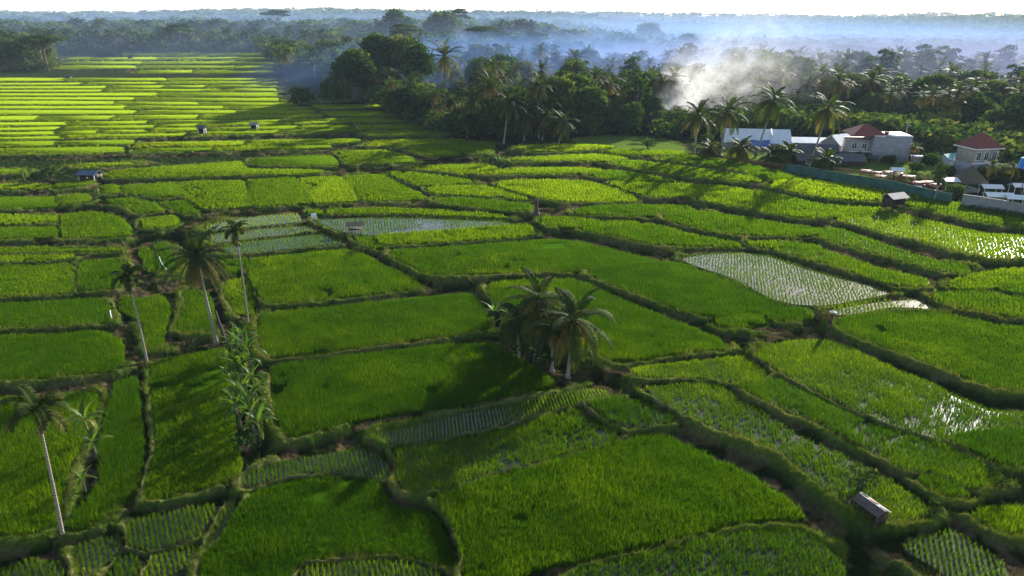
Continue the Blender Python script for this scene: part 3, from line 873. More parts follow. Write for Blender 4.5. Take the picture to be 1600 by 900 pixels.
def solo_palm(name, base_px, top_py, label, cat, L=3.4, nf=20, seed=1, lean_px=0, r0=.16, r1=.11, droop=1.6, dead=3, group=None, ll=.75, lw=.10, nuts=True, tall_el=1.4, crown_up=.55, tint0=.45, nl=24):
    x, y, z = ground_at(*base_px)
    H = height_for(top_py, x, y) - L * crown_up
    tr, cr, nu = palm_parts(seed, H, L, nf, 0, 0, r0, r1, droop, dead, nl, tall_el, lw, ll, tint0)
    o = empty(name, (x, y, z)); tag(o, label, cat, group)
    link('trunk', tr, o); link('crown', cr, o)
    if nuts: link('coconuts', nu, o)
    # the lean, sideways in metres at the crown
    lx = lean_px * mpp(x, y, z)
    o.rotation_euler = (0, math.atan2(lx, H), 0)
    return o
def areca(base_px, top_py, label, seed, lean_px=0, L=2.1, nf=11):
    x, y, z = ground_at(*base_px)
    H = height_for(top_py, x, y) - L * .62
    r = random.Random(seed)
    tr = MB().tube([(0, 0, -.2), (.05, 0, H * .4), (0, .04, H * .8), (0, 0, H - 1.0)], [.13, .085, .075, .07], 8).mesh('trunk', M['palebark'], True)
    sh = MB().tube([(0, 0, H - 1.02), (0, 0, H - .5), (0, 0, H + .05)], [.075, .10, .05], 8).mesh('crownshaft', M['stem'], True)
    cr = MB()
    for k in range(nf):
        sub = MB(); f = (k + .5) / nf
        frond(sub, r, k * 2.4 + r.uniform(-.3, .3), 1.35 - 1.35 * f, L * r.uniform(.85, 1.05), 1.9 * r.uniform(.8, 1.2), 20, .12, .62, .42 + .2 * r.random() + .15 * f)
        off = cr.n
        for V, t in zip(sub.V, sub.t): cr.V.append(V + np.array([0, 0, H])); cr.t.append(t)
        cr.Q += [q + off for q in sub.Q]; cr.T += [q + off for q in sub.T]; cr.n += sub.n
    fr = MB()
    for k in range(26):
        a = k * 2.4; rr = .26 * r.random() ** .5
        fr.ball((rr * math.cos(a), rr * math.sin(a), H - 1.15 - .35 * r.random()), .085, 6, 4)
    o = empty('areca_palm', (x, y, z)); tag(o, label, 'palm')
    link('trunk', tr, o); link('crownshaft', sh, o); link('crown', cr.mesh('crown', M['palm']), o); link('fruit_bunch', fr.mesh('fruit_bunch', M['nut'], True), o)
    o.rotation_euler = (0, math.atan2(lean_px * mpp(x, y, z), H), 0)
    return o
areca((98, 836), 608, 'slender areca palm nearest the camera at the left edge, pale straight trunk', 5, 12, L=2.2, nf=14)
areca((229, 562), 414, 'thin areca palm with dark fruit bunch beside the narrow grassy stream', 6, -1, L=1.9)
areca((389, 512), 344, 'tallest thin areca palm standing behind the banana row', 8, 2, L=1.8)
solo_palm('coconut_palm', (338, 532), 348, 'leaning coconut palm with orange withered fronds left of the banana row', 'palm', L=3.8, nf=22, seed=11, lean_px=-8, dead=7, droop=1.15, nuts=True, crown_up=.85, ll=.85, lw=.13)
solo_palm('coconut_palm', (838, 560), 416, 'thick brown trunked coconut palm at the left of the thicket amid the paddies', 'palm', L=4.0, nf=22, seed=12, lean_px=3, dead=12, droop=1.3, r0=.24, r1=.2, crown_up=.8, ll=.85, lw=.14, tint0=.55)
solo_palm('coconut_palm', (887, 588), 434, 'pale trunked coconut palm at the right of the thicket amid the paddies', 'palm', L=4.2, nf=24, seed=13, lean_px=6, dead=8, droop=1.3, crown_up=.9, ll=.85, lw=.14, tint0=.5)
solo_palm('coconut_palm', (812, 560), 466, 'short young coconut palm at the left side of the thicket amid the paddies', 'palm', L=2.9, nf=15, seed=14, lean_px=-4, dead=4, droop=1.4, crown_up=.7, ll=.8, lw=.13, tint0=.25, nuts=False)
solo_palm('coconut_palm', (862, 578), 478, 'short young coconut palm between the two tall ones of the thicket', 'palm', L=2.8, nf=15, seed=15, lean_px=2, dead=4, droop=1.5, crown_up=.7, ll=.8, lw=.13, tint0=.22, nuts=False)
x, y, z = ground_at(353, 531)
st = MB().tube([(0, 0, -.2), (-.25, 0, 1.5), (-.5, .1, 2.6), (-.62, .1, 3.5)], [.2, .15, .13, .12], 8, .3)
o = empty('dead_palm', (x, y, z)); tag(o, 'bare dead palm trunk without a crown beside the leaning coconut palm', 'palm')
link('trunk', st.mesh('trunk', M['bark'], True), o)

# the village palms
VP = [((1084, 246), 153, 5.0, 21, 1.3, 'left of the three tall coconut palms before the white warehouse roof'),
      ((1125, 250), 147, 5.0, 22, 4, 'middle of the three tall coconut palms before the white warehouse roof'),
      ((1179, 252), 127, 5.0, 23, 17, 'tallest slanting coconut palm over the blue tarpaulin'),
      ((1264, 266), 139, 5.0, 24, 14, 'tall coconut palm in front of the dark sheds and green net fence'),
      ((1107, 250), 209, 3.6, 25, 2, 'short coconut palm between the two left tall palms by the village'),
      ((1153, 258), 205, 3.6, 26, 1, 'short coconut palm left of the blue tarpaulin'),
      ((1204, 258), 224, 3.0, 27, 1, 'smallest young coconut palm right of the blue tarpaulin'),
      ((1226, 260), 214, 3.2, 28, 2, 'young coconut palm at the left end of the green net fence'),
      ((1285, 269), 224, 3.4, 29, 2, 'short yellowish coconut palm behind the green net fence')]
for (bp, ty, L, sd_, ln, lab) in VP:
    solo_palm('coconut_palm', bp, ty, lab, 'palm', L=L, nf=22, seed=sd_, lean_px=ln, dead=2, droop=1.0, group='coconut palms by the village', nuts=sd_ < 25, crown_up=.68 if sd_ < 25 else .85, ll=1.0, lw=.2, r0=.2, r1=.14)
# palms along the forest edge behind the paddies
EP = [((741, 212), 127, 4.3, 'dry fronded coconut palm at the forest edge left of the paddy corner'), ((729, 214), 174, 3.2, 'low feathery coconut palm at the foot of the forest edge'),
      ((787, 228), 135, 4.4, 'slanting coconut palm at the forest edge left of the slim dark one'), ((819, 220), 160, 3.8, 'slim dark coconut palm in the middle of the forest edge'),
      ((842, 216), 113, 4.0, 'tall coconut palm rising above its neighbours on the forest edge'), ((847, 219), 161, 3.8, 'coconut palm at the forest edge just left of the drooping one'),
      ((873, 226), 166, 4.2, 'coconut palm with long drooping pale fronds at the right end of the forest edge')]
for i, (bp, ty, L, lab) in enumerate(EP):
    solo_palm('coconut_palm', bp, ty, lab, 'palm', L=L, nf=24, seed=40 + i, lean_px=[0, 1, 8, 1, -3, 5, 6][i], dead=6, droop=1.0, group='coconut palms along the forest edge', ll=1.0, lw=.2, crown_up=.8, nuts=False)

# ------------------------------------------------------------------ bananas and shrubs among the paddies
BAN = [banana_parts(60 + i, 2.9 + .4 * (i % 3), 10 + i % 3) for i in range(5)]
BP = [(380, 545, 1.0, 'banana plant at the far top end of the banana row'), (368, 560, .9, 'banana plant second from the far end of the banana row'), (392, 578, 1.0, 'banana plant with upright pale leaves near the top of the banana row'),
      (378, 600, 1.1, 'tall banana plant in the upper middle of the banana row'), (398, 615, .85, 'banana plant beside the right hand paddy in the banana row'), (380, 636, 1.1, 'banana plant in the middle of the banana row'),
      (394, 655, .95, 'banana plant in the lower middle of the banana row'), (376, 668, .9, 'banana plant leaning over the dark left paddy in the banana row'), (407, 690, 1.0, 'banana plant at the near right end of the banana row'),
      (371, 553, .8, 'slim banana plant between the first two of the banana row'), (388, 566, .85, 'banana plant with folded leaves high in the banana row'), (368, 588, .9, 'banana plant at the left side of the upper banana row'),
      (390, 592, .9, 'banana plant hidden behind the tall upper one in the banana row'), (366, 612, .85, 'banana plant spreading over the dark left paddy half way down the banana row'), (388, 626, .8, 'small banana plant half way down the banana row'),
      (368, 645, .85, 'banana plant on the left flank of the lower banana row'), (404, 640, .7, 'small banana plant on the right flank of the lower banana row'), (396, 675, .9, 'banana plant behind the round yellow green bush'), (410, 672, .75, 'banana plant reaching out over the right paddy low in the banana row'),
      (140, 690, .95, 'banana plant with arching pale leaves in the paddy right of the nearest areca palm'), (150, 712, .8, 'banana plant with frayed leaves just below the pale arching one'), (133, 764, .55, 'small bright banana plant low on the left bank'),
      (772, 512, .8, 'banana plant with light leaf at the left side of the palm thicket'), (790, 520, .8, 'banana plant tucked against the left coconut palm of the thicket'), (815, 545, .8, 'dark banana plant under the palms of the thicket'),
      (38, 282, .9, 'banana plant standing well left of the open dark roofed hut'), (770, 262, .85, 'banana plant among the bushes on the bund before the forest edge'), (783, 268, .7, 'low banana plant right of the bushes on the bund before the forest edge')]
for i, (px, py, s, lab) in enumerate(BP):
    st, lv = BAN[i % 5]
    plant('banana_plant', (st, lv), ('stem', 'leaves'), ground_at(px, py), i * 1.7, s, lab, 'banana plant', 'banana plants among the paddies')
SHR = [shrub_parts(80 + i, 1.6, 2.3, tint0=.5 + .12 * (i % 3 - 1)) for i in range(4)]
SP_ = [(385, 706, 1.25, 'round yellow green bush at the near end of the banana row'), (800, 525, 1.3, 'dark bush at the left foot of the palm thicket'), (825, 560, 1.4, 'dark bush under the left coconut palm of the thicket'),
       (860, 572, 1.3, 'dark bush between the two coconut palms of the thicket'), (785, 500, 1.2, 'light topped bush at the upper left of the palm thicket'), (905, 570, .9, 'small bush right of the pale trunk in the thicket'), (850, 545, 1.3, 'shady bush behind the palms of the thicket'),
       (842, 530, 2.0, 'tall dark bush at the back of the palm thicket'), (812, 535, 1.9, 'broad dark bush at the back left of the palm thicket'), (868, 556, 1.7, 'dark bush filling the thicket right of the thick brown trunk'), (795, 548, 1.3, 'low dark bush at the near left of the thicket'), (845, 578, 1.2, 'low bush at the near foot of the thicket'),
       (300, 545, .5, 'small dark shrub on the bund left of the leaning coconut palm'), (1343, 772, 1.15, 'feathery pale green bush beside the small tin roofed shed'), (1278, 506, 1.0, 'green bush on the bund beside the flooded paddy'),
       (80, 286, 1.9, 'straggly pale bush left of the open dark roofed hut'), (60, 290, 1.4, 'low green bush between the banana plant and the pale bush near the hut'), (100, 290, 1.5, 'low bush against the left side of the open dark roofed hut'),
       (760, 264, 1.5, 'dark bush on the bund before the forest edge'), (780, 270, 1.3, 'yellow green bush on the bund before the forest edge'), (605, 268, .9, 'lone small shrub on the long bund in the left middle distance'), (1012, 238, 1.9, 'pale round bush at the far end of the paddies below the smoke'),
       (562, 398, .9, 'bush on the corner of the bund below the flooded paddy'), (838, 372, .7, 'light green bush on the bund crossing in the middle of the paddies'), (1548, 752, .6, 'small shrub on the bund near the right picture edge'), (1560, 775, .5, 'small ragged shrub at the bund crossing near the right edge'),
       (150, 318, 1.0, 'dry pale shrub on the bank below the open dark roofed hut'), (212, 372, .6, 'dry shrub on the corner of the round paddy'), (1458, 800, .5, 'low plant on the bund corner right of the tin roofed shed')]
for i, (px, py, s, lab) in enumerate(SP_):
    st, lv = SHR[i % 4]
    plant('bush', (st, lv), ('stem', 'foliage'), ground_at(px, py), i * 1.3, s, lab, 'bush', 'bushes on the bunds')

# ------------------------------------------------------------------ the forest behind
BR = {'round': [broad_parts(100 + i, 14, 12 + (i % 3), 'round', .50, 34, .46 + .07 * (i % 3)) for i in range(5)],
      'low': [broad_parts(120 + i, 8, 9, 'low', .42, 42, .5) for i in range(3)],
      'umbrella': [broad_parts(130 + i, 17, 15, 'umbrella', .45, 60, .42) for i in range(3)],
      'tall': [broad_parts(140 + i, 16, 7, 'tall', .42, 40, .42, M['palebark']) for i in range(2)]}
BRH = {'round': 14, 'low': 8, 'umbrella': 17, 'tall': 16}
PL = [palm_parts(150 + i, 12.0, 4.6, 24, .03, .05, .2, .13, 1.0, 5, 16, 1.5, .2, 1.05, .48, M['bark']) for i in range(5)]
FR_X = [-200, 88, 92, 412, 425, 440, 480, 540, 620, 700, 780, 920, 960, 1012, 1050, 1080, 1200, 1300, 1400, 1450, 1500, 1560, 1800]
FR_Y = [112, 112, 83, 83, 96, 104, 118, 138, 186, 212, 219, 214, 211, 205, 193, 191, 192, 197, 206, 217, 222, 234, 250]
_fpx = np.arange(-260., 1860., 4.)
_, _fyy = unproject(_fpx, np.interp(_fpx, FR_X, FR_Y))
def front_y(px): return float(np.interp(px, _fpx, _fyy))
NTREE = {'n': 0}
def put_tree(kind, x, y, H, label, cat, group, rz=None, wide=1.0, var=None):
    rz = random.uniform(0, 6.28) if rz is None else rz
    z = g1(x, y) - .1
    if kind == 'palm':
        tr, cr, nu = PL[var if var is not None else random.randrange(5)]; s = H / 14.5
        o = empty('coconut_palm', (x, y, z), rz, (s * wide, s * wide, s)); tag(o, label, cat, group)
    else:
        L = BR[kind]; tr, cr = L[var if var is not None else random.randrange(len(L))]; s = H / BRH[kind]
        o = empty('broadleaf_tree', (x, y, z), rz, (s * wide, s * wide, s)); tag(o, label, cat, group)
    link('trunk', tr, o); link('crown', cr, o); NTREE['n'] += 1
    return o
def hero(kind, px, top_py, Y, label, wide=1.0, var=None, rz=None):
    x, y, zt = at_depth(px, top_py, Y)
    H = float(zt) - g1(float(x), y)
    return put_tree(kind, float(x), y, H, label, 'tree' if kind != 'palm' else 'palm', None, rz, wide, var)
yb = lambda px, py: float(unproject(np.array([float(px)]), np.array([float(py)]))[1][0])
HERO = []   # world points kept free for the named trees
def H_(*a, **k): o = hero(*a, **k); HERO.append((o.location.x, o.location.y, 7.0)); return o
H_('round', 588, 52, yb(590, 150), 'massive dark rounded tree at the paddy end, left of the slender white trunked tree', wide=1.05, var=0)
H_('round', 556, 78, yb(560, 160), 'dark leafy tree low on the left of the massive rounded tree', wide=1.0, var=1)
H_('tall', 609, 64, yb(611, 128), 'slender white trunked tree standing before the massive dark tree', wide=.9, var=0)
H_('round', 630, 60, yb(640, 150), 'dark round tree just right of the slender white trunked tree', wide=.85, var=2)
H_('round', 652, 66, yb(650, 158), 'second dark round tree right of the slender white trunked tree', wide=.8, var=3)
H_('round', 617, 17, 520, 'left half of the two huge dark crowns rising over the skyline', wide=1.05, var=4)
H_('round', 690, 17, 520, 'right and wider of the two huge dark crowns rising over the skyline', wide=1.35, var=0)
H_('low', 640, 112, yb(640, 176), 'brownish bushy tree in front of the massive dark tree', wide=1.15, var=0)
H_('low', 672, 125, yb(672, 190), 'brown olive bushy tree at the forest edge below the twin crowns', wide=1.0, var=1)
H_('round', 874, 124, yb(880, 205), 'dense round green tree behind the forest edge palms', wide=.9, var=2)
H_('low', 985, 150, yb(985, 212), 'dark globular tree alone at the end of the paddies left of the smoke', wide=.75, var=2)
H_('low', 970, 160, yb(970, 211), 'smaller dark tree leaning on the globular tree left of the smoke', wide=.7, var=0)
H_('low', 925, 172, yb(925, 214), 'pale green bushy tree left of the dark globular tree', wide=.9, var=1)
H_('round', 882, 86, 330, 'lone dark dome shaped tree in the blue smoke above the village roofs', wide=.85, var=3)
H_('umbrella', 432, 13, 620, 'high flat crowned tree on the skyline above the end of the left paddies', wide=1.0, var=0)
H_('umbrella', 716, 13, 560, 'flat crowned tree poking out right of the twin huge crowns', wide=.7, var=1)
H_('round', 1015, 38, 700, 'broad round tree standing up out of the misty forest behind the smoke', wide=1.3, var=2)
H_('round', 1075, 52, 600, 'round tree standing up behind the top of the smoke plume', wide=1.2, var=0)
H_('low', 468, 130, yb(468, 164), 'low dark tree in the paddies at the left end of the forest spur', wide=1.1, var=2)
H_('low', 520, 112, yb(520, 164), 'brownish bushy tree on the forest spur among the paddies', wide=1.0, var=0)
H_('palm', 443, 78, yb(447, 128), 'coconut palm alone at the paddy edge at the tip of the forest spur', wide=1.1, var=0)
H_('palm', 694, 66, yb(694, 180), 'tall coconut palm sticking up right of the dark round trees', var=1)
for k in range(9):
    px = 612 + k * 13
    st, lv = SHR[k % 4]
    x, y, z = ground_at(px, np.interp(px, FR_X, FR_Y) + 2)
    plant('bush', (st, lv), ('stem', 'foliage'), (x, y, z), k, 2.0 + .6 * random.random(), 'bush in the hedge along the foot of the forest', 'bush', 'hedge of bushes at the foot of the forest')

SECT = [(-9e9, 430, 'beyond the end of the left paddies'), (430, 740, 'round the big dark crowns'), (740, 1040, 'between the twin crowns and the smoke'), (1040, 9e9, 'on the misty slope behind the village')]
KN = {'palm': 'coconut palm', 'round': 'round crowned tree', 'low': 'bushy tree', 'umbrella': 'flat crowned tree', 'tall': 'slender tree'}
# candidate stands, nearest the paddies first
cands = []
rr = random.Random(21)
tries = 0
pts = []
grid = {}
def far_enough(x, y, d):
    gx, gy = int(x // 12), int(y // 12)
    for a in (-1, 0, 1):
        for b in (-1, 0, 1):
            for (u, v) in grid.get((gx + a, gy + b), ()):
                if (u - x) ** 2 + (v - y) ** 2 < d * d: return False
    return True
while len(pts) < 5200 and tries < 150000:
    tries += 1
    px = rr.uniform(-160, 1760)
    f0 = front_y(px)
    Yp = f0 + 2 + (rr.random() ** 2.2) * (2600 - f0)
    x = (px - 800) / FPX * (Yp * CP + (CAMH - 4) * SP)
    dmin = 4.3 + max(0, (Yp - 400)) * .009
    if not far_enough(x, Yp, min(dmin, 11.9)): continue
    if any((x - a) ** 2 + (Yp - b) ** 2 < c * c for a, b, c in HERO): continue
    if 1060 < px and Yp < front_y(px) + 4: continue
    grid.setdefault((int(x // 12), int(Yp // 12)), []).append((x, Yp))
    pts.append((px, x, Yp))
print('stands', len(pts))
rows = []
for px, x, Yp in pts:
    u = rr.random()
    pp = .50 if (px > 700 or px < 110) else .34
    kind = 'palm' if u < pp else ('round' if u < pp + .24 else 'low' if u < pp + .38 else 'umbrella' if u < pp + .41 and Yp > 330 else 'tall' if u < pp + .50 else 'round')
    H = {'palm': rr.uniform(9, 15), 'round': rr.uniform(8, 14), 'low': rr.uniform(5, 9), 'umbrella': rr.uniform(13, 18), 'tall': rr.uniform(11, 16)}[kind]
    if px < 110 and Yp < 330: H *= .62
    if 430 < px < 740 and Yp < 420: H *= .8
    if px > 1040 and 250 < Yp < 480: H *= 1.2
    if Yp > 700: H *= 1.15
    rows.append((H / Yp, kind, px, x, Yp, H))
rows.sort(reverse=True)
cnt = {}
rest = []
for q, kind, px, x, Yp, H in rows:
    k2 = 'palm' if kind == 'palm' else 'broad'
    if cnt.get(k2, 0) >= 255: rest.append((kind, x, Yp, H)); continue
    cnt[k2] = cnt.get(k2, 0) + 1
    sec = next(s for a, b, s in SECT if a <= px < b)
    put_tree(kind, x, Yp, H, KN[kind] + ' in the hazy forest ' + sec, 'palm' if kind == 'palm' else 'tree', KN[kind] + 's in the forest ' + sec, wide=rr.uniform(.85, 1.15) if kind == 'palm' else rr.uniform(1.0, 1.4))
print('individual trees', NTREE['n'], cnt, 'mass', len(rest))
# the rest reads as one mass: one object
LOD = {}
rg = np.random.default_rng(5)
for kd in ('round', 'low', 'umbrella', 'tall'):
    LOD[kd] = []
    for i in range(3):
        lobes = []
        for k in range(8):
            a = k * 2.4; f = (k + .5) / 8
            if kd == 'umbrella': lobes.append(((.42 * math.sqrt(f) * math.cos(a), .42 * math.sqrt(f) * math.sin(a), .95 - .14 * f), (.18, .18, .05)))
            else:
                rr_ = .3 * rg.uniform(.4, 1); w_ = {'round': 1, 'low': 1.15, 'tall': .55}[kd]
                z0 = {'round': .45, 'low': .2, 'tall': .45}[kd]
                R = rg.uniform(.18, .27)
                lobes.append(((rr_ * w_ * math.cos(a), rr_ * w_ * math.sin(a), z0 + (.85 - z0) * f), (R * w_, R * w_, R * .75)))
        LOD.setdefault(kd + '_far', []).append(leafcloud(rg, lobes, 150, .15, .42, .3 if kd == 'umbrella' else 0))
        LOD[kd].append(leafcloud(rg, lobes, 480, .085, .42, .3 if kd == 'umbrella' else 0))
LODP = []
for i in range(6):
    mb = MB(); r = random.Random(i)
    nfr, nlf, lwf = (15, 7, .035) if i < 3 else (11, 3, .08)
    for k in range(nfr):
        f = (k + .5) / nfr
        sub = MB(); frond(sub, r, k * 2.4, 1.4 - 2.0 * f, .34, 1.7, nlf, lwf, .085, .4 + .3 * f)
        off = mb.n
        for V, t in zip(sub.V, sub.t): mb.V.append(V + np.array([0, 0, .82])); mb.t.append(t)
        mb.Q += [q + off for q in sub.Q]; mb.T += [q + off for q in sub.T]; mb.n += sub.n
    mb.tube([(0, 0, 0), (.02, 0, .4), (0, 0, .82)], [.018, .013, .011], 4, .2)
    LODP.append((np.concatenate(mb.V), np.concatenate(mb.Q), np.concatenate(mb.T), np.concatenate(mb.t)))
FP = Pile()
k = 0
while k < 5200:                                   # undergrowth between the trunks
    px = rr.uniform(-160, 1760); f0 = front_y(px) - (30 if px > 1030 else 0); Yp = f0 + 1.5 + rr.random() ** 1.6 * 330
    if 1060 < px and Yp < f0 + 3: continue
    rest.append(('low', (px - 800) / FPX * (Yp * CP + (CAMH - 4) * SP), Yp, rr.uniform(2.2, 5.0) * (1.4 if px > 1000 else 1))); k += 1
k = 0
while k < 5600:                                   # the far ridges up to the skyline
    px = rr.uniform(-200, 1800); Yp = 520 + rr.random() ** 1.5 * 3000
    rest.append((rr.choice(['round', 'round', 'round', 'low', 'low', 'low', 'palm', 'palm', 'palm', 'tall', 'umbrella']), (px - 800) / FPX * (Yp * CP + 9), Yp, rr.uniform(11, 19) * (1 + .25 * (Yp > 1800)))); k += 1
for kind, x, Yp, H in rest:
    a = rg.uniform(0, 6.28); c, s = math.cos(a), math.sin(a)
    wd_ = 1 if kind == 'palm' else rr.uniform(1.05, 1.5) * (1.35 if Yp > 750 else 1)
    R = np.array([[c * wd_, -s * wd_, 0], [s * wd_, c * wd_, 0], [0, 0, 1]]) * H
    if kind == 'palm': V, Q, T, t = LODP[rg.integers(3) + (3 if Yp > 620 else 0)]
    else: V, Q, t = LOD[kind + ('_far' if Yp > 620 else '')][rg.integers(3)]; T = np.zeros((0, 3), int)
    FP.add(V @ R.T + np.array([x, Yp, g1(x, Yp)]), Q, T, np.clip(t + rg.normal() * .1, 0, 1))
print('forest verts', FP.n)
tag(link('forest', FP.mesh('forest', M['broad'])), 'far off misty forest of palms and broadleaf trees up to the skyline', 'forest', kind='stuff')
# ------------------------------------------------------------------ the village at the right
M['white'] = solid('white painted sheet', (.80, .80, .80), (.62, .62, .62), .8, .6)
M['plaster'] = solid('grey plaster', (.34, .34, .36), (.20, .20, .21), .8, .9, bump=.1, detail=9)
M['cream'] = solid('cream paint', (.42, .37, .33), (.26, .22, .19), .8, .85, detail=9)
M['rooftile'] = solid('red roof tiles', (.26, .060, .042), (.11, .030, .026), 3, .85, bump=.6, detail=9)
M['darkroof'] = solid('dark weathered roofing', (.10, .10, .11), (.05, .05, .06), 1.5, .8)
M['darkwood'] = solid('dark wood', (.07, .05, .04), (.035, .025, .02), 4, .8, bump=.3)
M['thatch'] = solid('grey brown thatch', (.13, .10, .075), (.05, .04, .03), 7, 1, bump=.8)
M['tarp'] = solid('blue tarpaulin', (.06, .16, .45), (.03, .08, .28), .9, .5)
M['net'] = solid('green shade net', (.04, .13, .10), (.012, .055, .050), .9, .9, detail=8)
M['redwood'] = solid('red brown painted wood', (.26, .07, .045), (.15, .04, .03), 3, .7)
M['window'] = solid('dark window glass', (.03, .035, .04), (.02, .025, .03), 2, .12, spec=.6)
M['teal'] = solid('teal roof sheet', (.05, .30, .32), (.03, .22, .25), 1, .6)
M['rust'] = solid('rusty tin sheet', (.13, .085, .07), (.05, .035, .03), 3, .6, bump=.3)
M['tin'] = solid('pale tin sheet', (.34, .28, .29), (.16, .12, .12), 2.5, .7)
M['concrete'] = solid('stained concrete', (.30, .29, .27), (.18, .18, .17), 1, .95, bump=.2)
M['steel'] = solid('weathered mast paint', (.12, .07, .07), (.09, .09, .09), .2, .8)

def quad_mesh(name, V, F, mat):
    me = bpy.data.meshes.new(name); me.from_pydata([tuple(v) for v in V], [], F); me.materials.append(mat); me.update(); return me
def gable_roof(name, w, d, h, z, over, mat, th=.14):
    W, D = w / 2 + over, d / 2 + over
    zz = z - over * h / (d / 2)
    up = [(-W, -D, zz), (W, -D, zz), (W, 0, z + h), (-W, 0, z + h), (W, D, zz), (-W, D, zz)]
    dn = [(a, b, c - th) for a, b, c in up]
    F = [(0, 1, 2, 3), (3, 2, 4, 5), (6, 9, 8, 7), (9, 11, 10, 8), (0, 6, 7, 1), (5, 4, 10, 11), (1, 7, 8, 2), (2, 8, 10, 4), (0, 3, 9, 6), (3, 5, 11, 9)]
    return quad_mesh(name, up + dn, F, mat)
def hip_roof(name, w, d, h, z, over, mat, ridge=.35, th=.16):
    W, D, r = w / 2 + over, d / 2 + over, w * ridge / 2
    V = [(-W, -D, z), (W, -D, z), (W, D, z), (-W, D, z), (-r, 0, z + h), (r, 0, z + h), (-W, -D, z - th), (W, -D, z - th), (W, D, z - th), (-W, D, z - th)]
    F = [(0, 1, 5, 4), (1, 2, 5), (2, 3, 4, 5), (3, 0, 4), (0, 6, 7, 1), (1, 7, 8, 2), (2, 8, 9, 3), (3, 9, 6, 0), (6, 9, 8, 7)]
    return quad_mesh(name, V, F, mat)
def bx(name, c, d, mat, parent=None, rz=0, rx=0):
    return link(name, MB().box(c, d, rz, rx).mesh(name, mat), parent)
def window_on(parent, x, z, w, h, y, frame=M['white']):
    """a window on the wall whose outer face is at local y (facing -y)"""
    mb = MB()
    for s in (-1, 1): mb.box((x + s * (w / 2), y - .03, z), (.12, .10, h + .12))
    for s in (-1, 1): mb.box((x, y - .032, z + s * h / 2), (w - .12, .10, .12))
    mb.box((x, y - .028, z), (.07, .07, h - .12))
    f = link('window', mb.mesh('window', frame), parent)
    bx('pane', (x, y - .005, z), (w - .1, .03, h - .1), M['window'], f)
def gable_walls(name, w, d, z, h, mat, parent):
    """walls with gable triangles at both ends"""
    V = [(-w / 2, -d / 2, -.5), (w / 2, -d / 2, -.5), (w / 2, d / 2, -.5), (-w / 2, d / 2, -.5), (-w / 2, -d / 2, z - .15), (w / 2, -d / 2, z - .15), (w / 2, d / 2, z - .15), (-w / 2, d / 2, z - .15), (-w / 2, 0, z + h - .2), (w / 2, 0, z + h - .2)]
    F = [(0, 1, 5, 4), (2, 3, 7, 6), (1, 2, 6, 9, 5), (3, 0, 4, 8, 7)]
    return link(name, quad_mesh(name, V, F, mat), parent)

def site(px, py, rz, name, label, cat='building', group=None, s=1.0):
    x, y, z = ground_at(px, py)
    o = empty(name, (x, y, z), rz, s); tag(o, label, cat, group); return o
R = math.radians
# white warehouse
o = site(1178, 233, R(-9), 'warehouse', 'long low warehouse with a bright white sheet roof behind the tall coconut palms', s=.78)
link('roof', gable_roof('roof', 17.5, 9, 2.9, 3.0, .5, M['white']), o); gable_walls('wall', 17.5, 9, 3.0, 2.9, M['plaster'], o)
for i in range(4): window_on(o, -6.5 + i * 3.6, 1.6, 1.2, 1.1, -4.5)
bx('roof_seam', (4.0, -2.45, 4.62), (.16, 5.3, .10), M['white'], o, rx=math.atan2(2.9, 4.5))
# tarp
o = site(1187, 241, R(-6), 'tarpaulin', 'bright blue tarpaulin stretched on poles below the white warehouse roof', 'tarpaulin', s=.75)
V = []; F = []
for i in range(7):
    for j in range(5):
        u, v = i / 6, j / 4
        V.append((-2.6 + 5.2 * u, -1.4 + 2.8 * v, 1.5 + 1.5 * v - .35 * math.sin(math.pi * u) * (1 - .3 * v)))
for i in range(6):
    for j in range(4): F.append((i * 5 + j, i * 5 + j + 1, (i + 1) * 5 + j + 1, (i + 1) * 5 + j))
link('sheet', quad_mesh('sheet', V, F, M['tarp']), o)
for sx in (-2.6, 2.6):
    for sy, h in ((-1.4, 1.55), (1.4, 3.05)): link('pole', MB().tube([(sx, sy, -.3), (sx, sy, h)], [.05, .05], 6).mesh('pole', M['darkwood']), o)
# sheds
def shed(px, py, rz, w, d, wall, rise, label, roofm, wallm, over=.5, nwin=0):
    o = site(px, py, rz, 'shed', label, s=.74)
    link('roof', gable_roof('roof', w, d, rise, wall, over, roofm), o); gable_walls('wall', w, d, wall, rise, wallm, o)
    bx('door', (w * .2, -d / 2 - .03, .9), (1.1, .06, 2.0), M['darkwood'], o)
    for i in range(nwin): window_on(o, -w * .35 + i * w * .22, wall * .55, .9, .8, -d / 2)
    return o
shed(1268, 251, R(-5), 11.5, 6, 2.6, 2.0, 'long shed with a dark grey roof behind the tall coconut palm', M['darkroof'], M['darkwood'], nwin=2)
shed(1292, 263, R(-6), 16.5, 5, 1.9, 1.2, 'low open dark shed along the green net fence', M['darkroof'], M['darkwood'], nwin=3)
shed(1262, 236, R(-7), 10.5, 6, 3.0, 1.0, 'shed with a flat white roof between the warehouse and the white gable', M['white'], M['plaster'], nwin=2)
shed(1307, 240, R(28), 6.2, 6, 3.4, 2.2, 'white gable roofed house left of the tall grey house', M['white'], M['plaster'], nwin=1)
shed(1336, 256, R(-4), 9, 4, 2.2, 1.0, 'low dark lean shed in front of the tall grey house', M['darkroof'], M['darkwood'], nwin=1)
